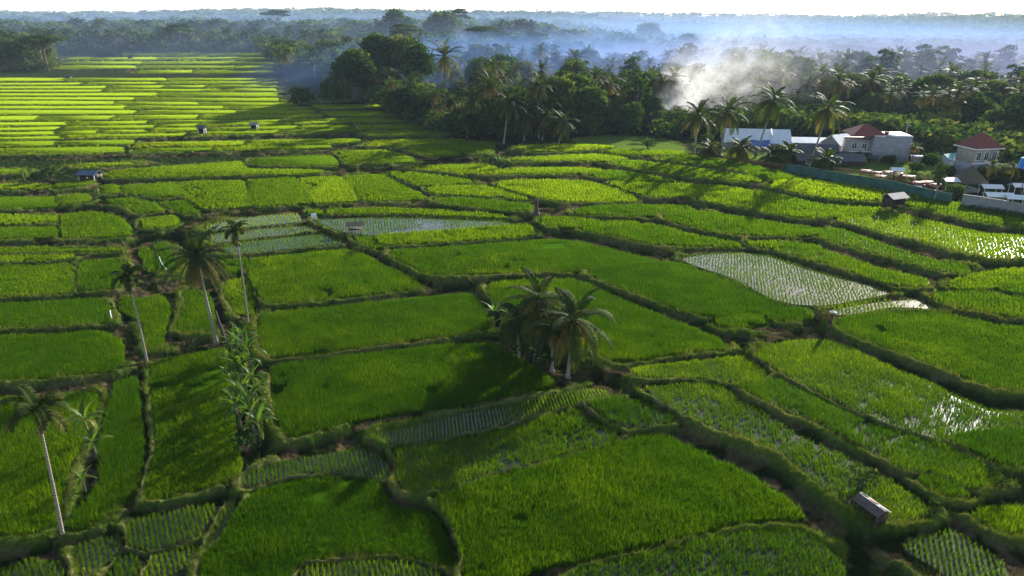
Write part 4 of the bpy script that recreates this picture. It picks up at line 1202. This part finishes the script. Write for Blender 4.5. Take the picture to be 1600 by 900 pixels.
# tall grey house with the red hip roof
o = site(1372, 254, R(-6), 'house', 'tall bare grey house with red hip roof and white parapet', s=.72)
bx('wall', (1.4, 0, 3.6), (9.6, 8, 8.2), M['plaster'], o)
bx('parapet', (1.4, 0, 7.83), (9.8, 8.2, .24), M['white'], o)
bx('side_wing', (-6.3, .9, 3.0), (5.7, 6.2, 7.0), M['cream'], o)
link('roof', hip_roof('roof', 8.4, 8.4, 2.6, 6.75, .5, M['rooftile'], .12), o).location = (-4.6, 1.2, 1.12)
bx('water_tank', (.2, -1.5, 8.35), (.9, .9, .8), M['rooftile'], o)
for i in range(2): window_on(o, -8.0 + i * 2.6, 4.9, 1.3, 1.5, -2.2)
window_on(o, -6.8, 1.7, 1.3, 1.3, -2.2)
bx('balcony', (-6.3, -2.75, 3.4), (5.9, 1.0, .16), M['white'], o)
# house with red pyramid roof
o = site(1519, 273, R(10), 'house', 'two storey house with red pyramid roof and white window frames at the right', s=(.60, .60, .84))
bx('wall', (0, 0, 1.4), (8.6, 7.5, 3.4), M['plaster'], o); bx('upper_wall', (0, 0, 4.6), (8.2, 7.1, 3.0), M['cream'], o)
bx('balcony', (0, -3.9, 3.12), (9.0, 1.2, .2), M['white'], o); bx('eaves', (0, 0, 6.2), (10.0, 8.9, .22), M['white'], o)
link('roof', hip_roof('roof', 9.4, 8.3, 3.0, 6.49, .1, M['rooftile'], .05), o)
link('ridge_cap', MB().tube([(-.1, -4.2, 6.55), (-.1, -2, 7.95), (0, 0, 9.5)], [.12, .13, .16], 6).mesh('ridge_cap', M['rooftile']), o)
for i in range(3): window_on(o, -2.7 + i * 2.7, 4.6, 1.5, 1.8, -3.55)
for i in range(2): window_on(o, -2.2 + i * 3.2, 1.5, 1.3, 1.3, -3.75)
o = site(1480, 262, R(25), 'shed', 'small shed with a teal and white roof beside the red pyramid roofed house', s=.7)
link('roof', gable_roof('roof', 5, 4, 1.2, 2.8, .4, M['teal']), o); gable_walls('wall', 5, 4, 2.8, 1.2, M['white'], o); bx('door', (0, -2.03, 1), (.9, .06, 2), M['darkwood'], o)
o = site(1440, 258, R(0), 'shed', 'low shed with flat white roof left of the red pyramid roofed house', s=.7)
bx('roof', (0, 0, 2.5), (6, 3, .15), M['white'], o); bx('wall', (0, .2, 1.1), (5.4, 2.2, 2.6), M['cream'], o); bx('door', (1, -.93, 1), (.9, .06, 1.9), M['darkwood'], o)
# thatched pavilion
o = site(1510, 298, R(8), 'pavilion', 'dark thatched open pavilion in front of the red pyramid roofed house', s=.72)
link('roof', hip_roof('roof', 4.0, 4.0, 3.4, 2.6, .8, M['thatch'], .12, .35), o)
for sx in (-1.6, 1.6):
    for sy in (-1.6, 1.6): link('post', MB().tube([(sx, sy, -.3), (sx, sy, 2.7)], [.09, .09], 6).mesh('post', M['darkwood']), o)
bx('platform', (0, 0, .35), (3.8, 3.8, .9), M['concrete'], o)
# green net fence and its posts, traced on the ground
def fence(name, pxs, h, label, mat, postm, step, cat='fence', th=.05, rails=None):
    pts = [ground_at(*p) for p in pxs]
    c0 = Vector(pts[0]); o = empty(name, c0); tag(o, label, cat)
    P = [Vector(p) - c0 for p in pts]
    Q = []
    for a, b in zip(P[:-1], P[1:]):
        n = max(1, int((b - a).length / step))
        for i in range(n): Q.append(a.lerp(b, i / n))
    Q.append(P[-1])
    for q in Q: q.z = g1(q.x + c0.x, q.y + c0.y) - c0.z
    if rails is None:
        V, F = [], []
        r = random.Random(len(pxs))
        for i, q in enumerate(Q):
            t = (Q[min(i + 1, len(Q) - 1)] - Q[max(i - 1, 0)]); t.z = 0; t.normalize(); nrm = Vector((-t.y, t.x, 0)) * th / 2
            k = r.uniform(-.08, .08)
            V += [q - nrm + Vector((0, 0, -.3)), q - nrm + Vector((0, 0, h + k)), q + nrm + Vector((0, 0, h + k)), q + nrm + Vector((0, 0, -.3))]
            if i: b = 4 * i; F += [(b - 4, b - 3, b + 1, b), (b - 3, b - 2, b + 2, b + 1), (b - 2, b - 1, b + 3, b + 2)]
        link('panel', quad_mesh('panel', V, F, mat), o)
    else:
        for hh in rails:
            link('rail', MB().tube([tuple(q + Vector((0, 0, hh))) for q in Q], [.06] * len(Q), 5).mesh('rail', mat), o)
    for q in Q: link('post', MB().tube([tuple(q + Vector((0, .08, -.3))), tuple(q + Vector((0, .08, h + .12)))], [.06, .06], 5).mesh('post', postm), o)
    return o
fence('net_fence', [(1226, 272), (1255, 279), (1290, 286), (1340, 296), (1390, 306), (1440, 316), (1484, 324)], 1.6, 'long green net fence along the top edge of the paddies', M['net'], M['darkwood'], 3.2)
fence('rail_fence', [(1138, 257), (1170, 262), (1200, 266), (1222, 271)], 1.0, 'low red brown rail fence under the coconut palms', M['redwood'], M['redwood'], 2.2, rails=(.35, .75))
fence('wire_fence', [(1070, 247), (1105, 247), (1140, 250), (1180, 253), (1230, 258)], 1.8, 'thin wire fence with dark posts behind the short coconut palms', M['steel'], M['darkwood'], 2.4, rails=(.6, 1.2, 1.7))
fence('garden_wall', [(1500, 328), (1530, 333), (1560, 339), (1600, 347), (1700, 362)], 1.8, 'grey garden wall with mossy foot at the right edge of the paddies', M['concrete'], M['concrete'], 3.5, 'wall', th=.22)
fence('rail_fence', [(1300, 276), (1350, 283), (1400, 291), (1455, 300)], .95, 'red brown rail fence behind the long green net fence', M['redwood'], M['redwood'], 2.2, rails=(.4, .85))
# tables, canopies, parasol
def table_parts():
    top = MB().box((0, 0, .74), (1.9, .8, .06)).mesh('tabletop', M['redwood'])
    bench = MB().box((0, 0, .44), (1.9, .28, .05)).box((-.7, 0, .2), (.08, .22, .44)).box((.7, 0, .2), (.08, .22, .44)).mesh('bench', M['redwood'])
    leg = MB().box((0, 0, .34), (.08, .6, .74)).mesh('leg', M['redwood'])
    return top, bench, leg
TT, TB, TL = table_parts()
for i, (px, py) in enumerate([(1352, 279), (1368, 282), (1384, 281), (1400, 287), (1418, 288), (1434, 291), (1448, 289), (1462, 294), (1375, 289), (1410, 296), (1440, 303), (1466, 304), (1425, 297), (1395, 297)]):
    o = site(px, py, R(-25 + 7 * (i % 4)), 'picnic_table', 'red brown picnic table with two benches in the garden behind the green net fence', 'table', 'picnic tables behind the green net fence')
    link('tabletop', TT, o)
    for s in (-.7, .7): link('bench', TB, o).location.y = s; link('leg', TL, o).location.x = s * .95
def canopy(px, py, w, d, h, rz, label):
    o = site(px, py, rz, 'canopy', label, 'canopy', s=.8)
    link('roof', gable_roof('roof', w, d, .5, h, .2, M['white'], .06), o)
    for sx in (-1, 1):
        for sy in (-1, 1): link('post', MB().tube([(sx * w / 2 * .92, sy * d / 2 * .92, -.2), (sx * w / 2 * .92, sy * d / 2 * .92, h)], [.05, .05], 6).mesh('post', M['white']), o)
canopy(1487, 297, 4.2, 3.2, 2.3, R(-10), 'white canopy left of the dark thatched pavilion')
canopy(1556, 322, 4.6, 2.6, 2.2, R(-12), 'largest bright white canopy right of the pavilion behind the garden wall')
canopy(1545, 306, 3.6, 2.4, 2.0, R(-8), 'white canopy behind the largest one right of the pavilion')
canopy(1584, 326, 3.6, 2.4, 2.1, R(-14), 'white canopy at the right picture edge behind the garden wall')
canopy(1590, 306, 3.2, 2.2, 2.2, R(-5), 'white canopy under the rainbow striped parasol')
canopy(1398, 286, 2.4, 1.6, 1.7, R(-12), 'small low white canopy among the picnic tables')
canopy(1424, 305, 2.8, 1.5, 1.4, R(-14), 'white awning just behind the green net fence')
o = site(1590, 318, 0, 'parasol', 'rainbow striped parasol on a tall pole at the right edge', 'parasol')
link('pole', MB().tube([(0, 0, -.3), (0, 0, 7.6)], [.07, .05], 6).mesh('pole', M['darkwood']), o)
for k, c in enumerate([(.75, .1, .06), (.85, .35, .03), (.85, .65, .03), (.25, .55, .05), (.04, .4, .55), (.05, .15, .6), (.7, .7, .7), (.8, .55, .04), (.1, .45, .1), (.7, .08, .1)]):
    a0, a1 = k * math.pi / 5, (k + 1) * math.pi / 5
    V = [(0, 0, 7.6)]; 
    for a in (a0, (a0 + a1) / 2, a1): V += [(1.1 * math.cos(a), 1.1 * math.sin(a), 7.1), (1.35 * math.cos(a), 1.35 * math.sin(a), 5.6)]
    me = quad_mesh('canopy_panel', V, [(0, 1, 3), (0, 3, 5), (1, 2, 4, 3), (3, 4, 6, 5)], solid('parasol cloth %d' % k, c, tuple(v * .8 for v in c), 2, .8))
    link('canopy_panel', me, o)
# garden trees in the village
for px, py, H, kind, lab in [(1458, 319, 6.2, 'tall', 'thin tree with bare trunk standing at the end of the green net fence'), (1490, 312, 3.4, 'low', 'dark round tree left of the pavilion'),
                             (1344, 258, 3.0, 'low', 'pale green tree between the low dark sheds and the tall grey house'), (1420, 250, 4.5, 'low', 'bushy tree at the right wall of the tall grey house'),
                             (1452, 264, 4.0, 'low', 'bushy garden tree before the low flat white roofed shed'), (1570, 285, 4.5, 'low', 'bushy tree behind the canopies at the right edge'), (1100, 236, 3.5, 'low', 'dark low tree left of the warehouse behind the palms'),
                             (1316, 262, 3.0, 'low', 'bushy tree before the white gable roofed house'), (1386, 264, 2.6, 'low', 'low bushy tree against the front wall of the tall grey house'), (1240, 262, 2.6, 'low', 'low bushy tree at the left end of the dark sheds'),
                             (1536, 284, 3.2, 'low', 'bushy tree at the right wall of the red pyramid roofed house'), (1478, 276, 2.8, 'low', 'bushy tree at the left wall of the red pyramid roofed house'), (1216, 250, 2.8, 'low', 'bushy tree at the right end of the white warehouse'), (1430, 276, 2.4, 'low', 'low tree on the lawn edge between the two red roofed houses')]:
    x, y, z = ground_at(px, py); put_tree(kind, x, y, H, lab, 'tree', None)
for px, py, s, lab in [(1538, 300, .38, 'short yellow leaved palm right of the pavilion'), (1575, 300, .36, 'short palm behind the canopies at the right edge'), (1420, 268, .33, 'young palm on the lawn edge behind the picnic tables')]:
    x, y, z = ground_at(px, py)
    o = empty('fan_palm', (x, y, z), px, s); tag(o, lab, 'palm'); link('trunk', PL[px % 5][0], o); link('crown', PL[px % 5][1], o)
for i in range(9):
    px = 1512 + i * 12; x, y, z = ground_at(px, 334 + i * 2.1)
    st, lv = SHR[i % 4]; plant('bush', (st, lv), ('stem', 'foliage'), (x, y - .6, g1(x, y - .6)), i * 2, .62, 'dark bush in the hedge at the foot of the garden wall', 'bush', 'hedge along the garden wall')
# utility poles and masts
def pole(px, py, h, label, name='utility_pole'):
    o = site(px, py, 0, name, label, 'pole')
    link('shaft', MB().tube([(0, 0, -.3), (0, 0, h)], [.14, .09], 7).mesh('shaft', M['concrete']), o); bx('crossarm', (0, 0, h - .7), (1.6, .12, .12), M['darkwood'], o)
pole(1406, 256, 8.2, 'utility pole at the right corner of the tall grey house'); pole(1381, 262, 6, 'utility pole in front of the tall grey house')
def mast(px, top_py, Y, label):
    x, y, zt = at_depth(px, top_py, Y); x = float(x); z0 = g1(x, y); H = float(zt) - z0
    o = empty('radio_mast', (x, y, z0)); tag(o, label, 'mast')
    mb = MB(); 
    for a in range(3):
        c, s = math.cos(a * 2.094), math.sin(a * 2.094); mb.tube([(1.6 * c, 1.6 * s, -.5), (.5 * c, .5 * s, H)], [.28, .22], 5)
    n = int(H / 4)
    for i in range(n):
        for a in range(3):
            z = H * i / n; r = 1.6 - 1.1 * i / n; r2 = 1.6 - 1.1 * (i + 1) / n
            c, s = math.cos(a * 2.094), math.sin(a * 2.094); c2, s2 = math.cos((a + 1) * 2.094), math.sin((a + 1) * 2.094)
            mb.tube([(r * c, r * s, z), (r2 * c2, r2 * s2, z + H / n)], [.12, .12], 4)
    link('lattice', mb.mesh('lattice', M['steel']), o); bx('antenna', (0, 0, H + .3), (1.0, 1.0, 2.0), M['steel'], o)
mast(964, 8, 900, 'tallest thin lattice mast on the skyline'); mast(872, 21, 900, 'lattice mast on the skyline left of the tallest one'); mast(971, 17, 1000, 'short lattice mast just right of the tallest one')

# ------------------------------------------------------------------ field huts, signs, people
def hut(px, py, rz, w, d, h, rise, label, roofm, wallm=None, post=M['darkwood'], floor=.7, stilts=True):
    x, y, z = ground_at(px, py); o = empty('field_hut', (x, y, z), rz); tag(o, label, 'hut')
    link('roof', gable_roof('roof', w, d, rise, h, .25, roofm, .06), o)
    for sx in (-1, 1):
        for sy in (-1, 1): link('post', MB().tube([(sx * w * .45, sy * d * .45, -.3), (sx * w * .45, sy * d * .45, h)], [.06, .06], 6).mesh('post', post), o)
    if stilts: bx('floor', (0, 0, floor), (w * .95, d * .95, .1), M['darkwood'], o)
    if wallm:
        mb = MB(); zz = (floor + h) / 2; hh = h - floor - .1
        mb.box((0, d * .44, zz), (w * .86, .06, hh)).box((-w * .44, 0, zz), (.06, d * .8, hh)).box((w * .44, 0, zz), (.06, d * .8, hh))
        link('wall', mb.mesh('wall', wallm), o)
    return o
hut(1393, 333, R(22), 2.9, 2.0, 2.1, .5, 'small stilted hut with pinkish tin roof on the bund below the net fence', M['tin'], M['darkwood'], floor=.9)
hut(143, 285, R(-4), 3.3, 2.4, 1.35, .5, 'open hut with a dark blue grey roof among the bushes at the left', solid('blue grey sheet', (.10, .13, .18), (.06, .08, .12), 1, .7), M['darkwood'], M['white'], .3, False)
hut(317, 210, 0, 1.5, 1.5, 1.7, .5, 'tiny dark hut with a white post far off in the left paddies', M['darkroof'], M['darkwood'], M['white'], .3)
hut(398, 202, 0, 1.7, 1.5, 1.4, .4, 'tiny pale roofed hut far off right of the dark one in the left paddies', M['tin'], M['darkwood'], M['white'], .3)
hut(205, 94, 0, 2.4, 2.2, 1.5, .9, 'very distant dark hut near the end of the left paddies', M['darkroof'], M['darkwood'])
hut(374, 80, 0, 6, 4, 2.2, 1.2, 'pale roofed hut at the foot of the far left forest', M['tin'], M['cream'])
hut(108, 124, 0, 2.2, 2.0, 1.3, .7, 'distant dark hut on the wide bank of the left paddies', M['darkroof'], M['darkwood'])
hut(556, 370, R(12), 2.0, 1.2, 1.3, .25, 'small dark roofed hut with orange posts on the corner of the flooded paddy', M['thatch'], None, solid('orange painted wood', (.5, .16, .04), (.35, .1, .03), 3, .7), .5)
# tin roofed shed in the near right paddy : long low roof
(xa, ya, za), (xb, yb_, zb) = ground_at(1337, 804), ground_at(1374, 832)
rz = math.atan2(yb_ - ya, xb - xa); Ls = math.hypot(xb - xa, yb_ - ya)
o = empty('shed', ((xa + xb) / 2, (ya + yb_) / 2, (za + zb) / 2), rz); tag(o, 'long low shed with a rusty weathered tin roof standing in the near right paddy', 'shed')
link('roof', gable_roof('roof', Ls, 1.0, .22, .95, .08, M['rust'], .05), o)
bx('wall', (0, .25, .45), (Ls * .92, .4, .9), M['darkwood'], o); bx('board', (Ls / 2 - .05, 0, .5), (.05, .8, .7), M['darkwood'], o)
for k in range(3): bx('roof_patch', (-.8 + .75 * k, .26, 1.075), (.5, .30, .03), M['tin'] if k != 1 else M['redwood'], o, rx=-math.atan2(.22, .5))
for sx in (-Ls / 2 + .1, 0, Ls / 2 - .1): link('post', MB().tube([(sx, -.42, -.3), (sx, -.42, .9)], [.05, .05], 5).mesh('post', M['darkwood']), o)
x, y, z = ground_at(492, 356); o = empty('sign', (x, y, z)); tag(o, 'small blank white board on a post at the corner of the flooded paddy', 'sign')
bx('board', (0, 0, 1.0), (.75, .06, .95), M['white'], o); link('post', MB().tube([(0, .07, -.2), (0, .07, 1.4)], [.04, .04], 5).mesh('post', M['darkwood']), o)
# dark flared stump
x, y, z = ground_at(838, 340); o = empty('tree_stump', (x, y, z)); tag(o, 'dark flared tree stump standing on the bund crossing in the middle', 'stump')
link('trunk', MB().tube([(0, 0, -.2), (0, 0, .25), (.02, 0, 1.0), (0, .02, 1.9), (0, 0, 2.3)], [.75, .42, .26, .24, .30], 9).mesh('trunk', M['bark'], True), o)
sb = MB()
for k in range(5): a = k * 1.3; sb.tube([(0, 0, 2.1), (.35 * math.cos(a), .35 * math.sin(a), 2.6)], [.1, .04], 5)
link('branch_stubs', sb.mesh('branch_stubs', M['bark']), o)
# farmer : one continuous skinned body, bent a little forward, with a conical white hat
def person(px, py, rz, label, shirt, sarong, hat=True):
    x, y, z = ground_at(px, py); o = empty('person', (x, y, z + .02), rz); tag(o, label, 'person')
    J = [(0, 0, .92, .155), (0, .02, 1.15, .14), (0, .06, 1.38, .165), (0, .09, 1.50, .065), (0, .12, 1.62, .095), (0, .125, 1.72, .07),
         (.10, 0, .86, .10), (.12, .05, .48, .065), (.12, .0, .09, .045), (.12, .14, .04, .04), (-.10, 0, .86, .10), (-.13, -.02, .48, .065), (-.13, -.10, .09, .045), (-.13, .04, .04, .04),
         (.19, .07, 1.41, .06), (.25, .10, 1.14, .045), (.20, .28, .96, .034), (.18, .36, .92, .028), (-.19, .07, 1.41, .06), (-.25, .10, 1.14, .045), (-.20, .28, .96, .034), (-.18, .36, .92, .028)]
    E = [(0, 1), (1, 2), (2, 3), (3, 4), (4, 5), (0, 6), (6, 7), (7, 8), (8, 9), (0, 10), (10, 11), (11, 12), (12, 13), (2, 14), (14, 15), (15, 16), (16, 17), (2, 18), (18, 19), (19, 20), (20, 21)]
    me = bpy.data.meshes.new('body'); me.from_pydata([j[:3] for j in J], E, [])
    b = link('body', me, o)
    sk = b.modifiers.new('Skin', 'SKIN')
    for i, j in enumerate(J): me.skin_vertices[0].data[i].radius = (j[3], j[3])
    me.skin_vertices[0].data[0].use_root = True
    ss = b.modifiers.new('Subdivision', 'SUBSURF'); ss.levels = ss.render_levels = 2
    me.materials.append(solid('skin', (.22, .11, .06), (.18, .09, .05), 5, .6))
    def ring(rows, mat, name):
        n = 14; V = []; F = []
        for (cy, z, rx, ry) in rows:
            for k in range(n): a = 2 * math.pi * k / n; V.append((rx * math.cos(a), cy + ry * math.sin(a), z))
        for i in range(len(rows) - 1):
            for k in range(n): F.append((i * n + k, i * n + (k + 1) % n, (i + 1) * n + (k + 1) % n, (i + 1) * n + k))
        m_ = quad_mesh(name, V, F, mat); link(name, m_, o)
    ring([(0, .88, .20, .16), (.02, 1.12, .19, .16), (.05, 1.34, .225, .165), (.07, 1.46, .19, .13), (.085, 1.51, .09, .08)], shirt, 'shirt')
    ring([(0, .42, .25, .20), (0, .7, .24, .19), (0, .95, .205, .17)], sarong, 'sarong')
    if hat:
        ring([(.12, 1.70, .30, .30), (.12, 1.71, .29, .29), (.12, 1.78, .17, .17), (.12, 1.88, .02, .02)], M['white'], 'conical_hat')
person(1293, 524, R(200), 'farmer in a white conical hat and dark red shirt walking on the bund', solid('dark red cloth', (.16, .04, .03), (.1, .03, .025), 8, .9), solid('brown cloth', (.08, .05, .035), (.05, .03, .02), 8, .9))
# irrigation spouts
for i, (pa, lab) in enumerate([([(249, 404), (252, 412), (256, 419), (261, 425)], 'curved white water pipe on the stream terraces behind the leaning coconut palm'), ([(173, 490), (174, 497), (176, 503)], 'short white water pipe on the bank left of the stream')]):
    pts = [ground_at(*p) for p in pa]; c0 = np.array(pts[0])
    o = link('water_pipe', MB().tube([np.array(p) - c0 + np.array([0, 0, .35]) for p in pts], [.055] * len(pts), 7).mesh('water_pipe', M['white'], True)); o.location = c0
    tag(o, lab, 'pipe')

# ------------------------------------------------------------------ smoke and mist
def vol_mat(name, density, color=(1, 1, 1), scale=None, lo=.45, hi=.7, aniso=.3):
    m, nt = new_mat(name)
    pv = N(nt, 'ShaderNodeVolumePrincipled'); pv.inputs['Color'].default_value = rgba(color); pv.inputs['Density'].default_value = density; pv.inputs['Anisotropy'].default_value = aniso
    if scale:
        geo = N(nt, 'ShaderNodeTexCoord')
        n1 = N(nt, 'ShaderNodeTexNoise'); n1.inputs['Scale'].default_value = scale; n1.inputs['Detail'].default_value = 5; n1.inputs['Roughness'].default_value = .6; n1.inputs['Distortion'].default_value = .6
        nt.links.new(geo.outputs['Object'], n1.inputs['Vector'])
        mr = N(nt, 'ShaderNodeMapRange'); mr.inputs['From Min'].default_value = lo; mr.inputs['From Max'].default_value = hi; mr.inputs['To Min'].default_value = 0; mr.inputs['To Max'].default_value = density
        nt.links.new(n1.outputs['Fac'], mr.inputs['Value']); nt.links.new(mr.outputs[0], pv.inputs['Density'])
    out = N(nt, 'ShaderNodeOutputMaterial'); nt.links.new(pv.outputs[0], out.inputs['Volume'])
    return m
def plume(name, a, b, r0, r1, density, label, nscale=.16, lo=.42, hi=.68):
    """smoke along an axis: a frustum whose density fades outwards and upwards"""
    A = Vector([float(v) for v in at_depth(*a)]); B_ = Vector([float(v) for v in at_depth(*b)])
    A.z = max(A.z, g1(A.x, A.y) - .2)
    L = (B_ - A).length
    m, nt = new_mat(name + ' volume')
    lk = nt.links.new
    pv = N(nt, 'ShaderNodeVolumePrincipled'); pv.inputs['Color'].default_value = (1, 1, 1, 1); pv.inputs['Anisotropy'].default_value = .3
    tc = N(nt, 'ShaderNodeTexCoord')
    n1 = N(nt, 'ShaderNodeTexNoise'); n1.inputs['Scale'].default_value = nscale; n1.inputs['Detail'].default_value = 5; n1.inputs['Roughness'].default_value = .6; n1.inputs['Distortion'].default_value = .7
    lk(tc.outputs['Object'], n1.inputs['Vector'])
    sx = N(nt, 'ShaderNodeSeparateXYZ'); lk(tc.outputs['Object'], sx.inputs[0])
    def mth(op, x, y=None, clamp=False):
        n = N(nt, 'ShaderNodeMath', operation=op, use_clamp=clamp)
        for k, v in enumerate((x, y)):
            if v is None: continue
            if isinstance(v, (int, float)): n.inputs[k].default_value = v
            else: lk(v, n.inputs[k])
        return n.outputs[0]
    r = mth('SQRT', mth('ADD', mth('MULTIPLY', sx.outputs[0], sx.outputs[0]), mth('MULTIPLY', sx.outputs[1], sx.outputs[1])))
    t = mth('DIVIDE', sx.outputs[2], L, True)
    Rr = mth('ADD', mth('MULTIPLY', mth('POWER', t, .7), r1 - r0), r0)
    fall = mth('SUBTRACT', 1.0, mth('DIVIDE', r, Rr), True)
    up = mth('POWER', mth('SUBTRACT', 1.0, t, True), 1.9)
    mr = N(nt, 'ShaderNodeMapRange'); mr.inputs['From Min'].default_value = lo; mr.inputs['From Max'].default_value = hi
    lk(n1.outputs['Fac'], mr.inputs['Value'])
    d = mth('MULTIPLY', mth('MULTIPLY', mth('MULTIPLY', fall, up), mr.outputs[0]), density)
    lk(d, pv.inputs['Density'])
    out = N(nt, 'ShaderNodeOutputMaterial'); lk(pv.outputs[0], out.inputs['Volume'])
    zs = np.linspace(0, L, 9)
    mb = MB(); V, F, T = tube([(0, 0, -.01)] + [(0, 0, z) for z in zs], [.01] + [r0 + (r1 - r0) * (z / L) ** .7 for z in zs], 20)
    start = np.array([[(j + 1) % 20, j, len(V)] for j in range(20)])
    V = np.concatenate([V, [[0, 0, -.02]]])
    me = mesh_np(name, V, [F[:, ::-1], T[:, ::-1], start[:, ::-1]], m)
    import bmesh
    bm = bmesh.new(); bm.from_mesh(me); bmesh.ops.recalc_face_normals(bm, faces=bm.faces[:]); bm.to_mesh(me); bm.free()
    o = link(name, me); o.location = A; o.rotation_euler = (B_ - A).to_track_quat('Z', 'Y').to_euler()
    return tag(o, label, 'smoke', kind='stuff')
def mist(name, c, r, density, color, label, aniso=.2):
    """a bank of mist that thins out from its middle to nothing at its edge"""
    m, nt = new_mat(name + ' air'); lk = nt.links.new
    pv = N(nt, 'ShaderNodeVolumePrincipled'); pv.inputs['Color'].default_value = rgba(color); pv.inputs['Anisotropy'].default_value = aniso
    tc = N(nt, 'ShaderNodeTexCoord'); dp = N(nt, 'ShaderNodeVectorMath', operation='DOT_PRODUCT')
    lk(tc.outputs['Object'], dp.inputs[0]); lk(tc.outputs['Object'], dp.inputs[1])
    a = N(nt, 'ShaderNodeMath', operation='SUBTRACT', use_clamp=True); a.inputs[0].default_value = 1; lk(dp.outputs['Value'], a.inputs[1])
    b = N(nt, 'ShaderNodeMath', operation='MULTIPLY'); lk(a.outputs[0], b.inputs[0]); b.inputs[1].default_value = density
    lk(b.outputs[0], pv.inputs['Density'])
    out = N(nt, 'ShaderNodeOutputMaterial'); lk(pv.outputs[0], out.inputs['Volume'])
    o = link(name, MB().ball((0, 0, 0), 1.0, 32, 16).mesh(name, m, True)); o.location = c; o.scale = r
    return tag(o, label, 'mist', kind='stuff')
Ys = yb(1030, 205)
plume('smoke', (1024, 208, Ys), (1098, 92, Ys + 28), 4.5, 11, .95, 'white smoke plume drifting up to the right from a fire at the forest edge')
plume('smoke', (1060, 200, Ys + 3), (1250, 70, Ys + 55), 6, 32, .08, 'thin veil of smoke trailing right of the white plume')
Yp_ = yb(178, 84)
plume('smoke', (176, 86, Yp_), (205, 52, Yp_ + 12), 3, 10, .10, 'faint puff of smoke at the far end of the left paddies', .12)
# ------------------------------------------------------------------ camera, sun, sky, haze
cam = bpy.data.cameras.new('camera'); co = bpy.data.objects.new('camera', cam); COL.objects.link(co)
co.location = (0, 0, CAMH); co.rotation_euler = (math.pi / 2 - PITCH, 0, 0)
cam.sensor_width = 36; cam.lens = 36 * FPX / 1600; cam.clip_start = .5; cam.clip_end = 20000
SC.camera = co
sun = bpy.data.lights.new('sun', 'SUN'); so = bpy.data.objects.new('sun', sun); COL.objects.link(so)
sun.energy = 5.0; sun.angle = math.radians(.8); sun.color = (1, .96, .87)
sd = Vector((math.sin(SUN_AZ) * math.cos(SUN_EL), math.cos(SUN_AZ) * math.cos(SUN_EL), math.sin(SUN_EL)))
so.rotation_euler = sd.to_track_quat('Z', 'Y').to_euler(); so.location = (0, 0, 60)
w_ = bpy.data.worlds.new('World'); SC.world = w_; w_.use_nodes = True
nt = w_.node_tree; nt.nodes.clear()
sky = nt.nodes.new('ShaderNodeTexSky'); sky.sky_type = 'NISHITA'; sky.sun_disc = False
sky.sun_elevation = SUN_EL; sky.sun_rotation = SUN_AZ; sky.dust_density = 1.0; sky.air_density = 1.0; sky.ozone_density = 1.0; sky.altitude = 300
bg = nt.nodes.new('ShaderNodeBackground'); bg.inputs["Strength"].default_value = .07
wo = nt.nodes.new('ShaderNodeOutputWorld')
nt.links.new(sky.outputs[0], bg.inputs[0]); nt.links.new(bg.outputs[0], wo.inputs[0])
# haze
HZ = 0.00009
def box_mesh(name, lo, hi, mat=None):
    v = [(x, y, z) for x in (lo[0], hi[0]) for y in (lo[1], hi[1]) for z in (lo[2], hi[2])]
    f = [(0, 1, 3, 2), (4, 6, 7, 5), (0, 4, 5, 1), (2, 3, 7, 6), (0, 2, 6, 4), (1, 5, 7, 3)]
    me = bpy.data.meshes.new(name); me.from_pydata(v, [], f); me.update()
    if mat: me.materials.append(mat)
    return me
m, nt = new_mat('haze air')
pv = N(nt, 'ShaderNodeVolumePrincipled'); pv.inputs['Color'].default_value = (.66, .80, 1, 1); pv.inputs['Density'].default_value = HZ; pv.inputs['Anisotropy'].default_value = .15
out = N(nt, 'ShaderNodeOutputMaterial'); nt.links.new(pv.outputs[0], out.inputs['Volume'])
hi_z = float(GZ.max()) + 45
tag(link('haze', box_mesh('haze', (-5000, -60, float(GZ.min()) - 1), (5000, 6600, hi_z), m)), 'thin blue morning haze over the whole valley', 'haze', kind='stuff')
print('haze top', hi_z)
SC.view_settings.view_transform = 'Standard'; SC.view_settings.look = 'None'; SC.view_settings.exposure = 1.8; SC.view_settings.gamma = 1
SC.cycles.max_bounces = 6; SC.cycles.transparent_max_bounces = 8; SC.cycles.volume_bounces = 1

mist('mist', (-170, 720, 4), (1000, 420, 38), .0026, (.27, .42, .76), 'blue mist lying over the forest behind the paddies')
mist('mist', (190, 310, 0), (250, 132, 27), .0125, (.40, .45, .70), 'pale drifting mist in the valley behind the village', 0)
mist('mist', (15, 315, 3), (140, 110, 24), .0080, (.20, .36, .76), 'blue wood smoke hanging between the forest edge and the smoke plume')
# unseen vapour blocker added towards the sun, to shade the nearest paddies
m, nt = new_mat('cloud vapour')
pv = N(nt, 'ShaderNodeVolumePrincipled'); pv.inputs['Color'].default_value = (1, 1, 1, 1); pv.inputs['Density'].default_value = .0050
out = N(nt, 'ShaderNodeOutputMaterial'); nt.links.new(pv.outputs[0], out.inputs['Volume'])
cl = link('added_shade_cloud', MB().ball((0, 0, 0), 1.0, 32, 16).mesh('added_shade_cloud', m, True)); cl.location = Vector((-15, 18, 0)) + sd * 1500; cl.rotation_euler = (0, 0, -SUN_AZ); cl.scale = (190, 70, 26)
tag(cl, kind='structure')
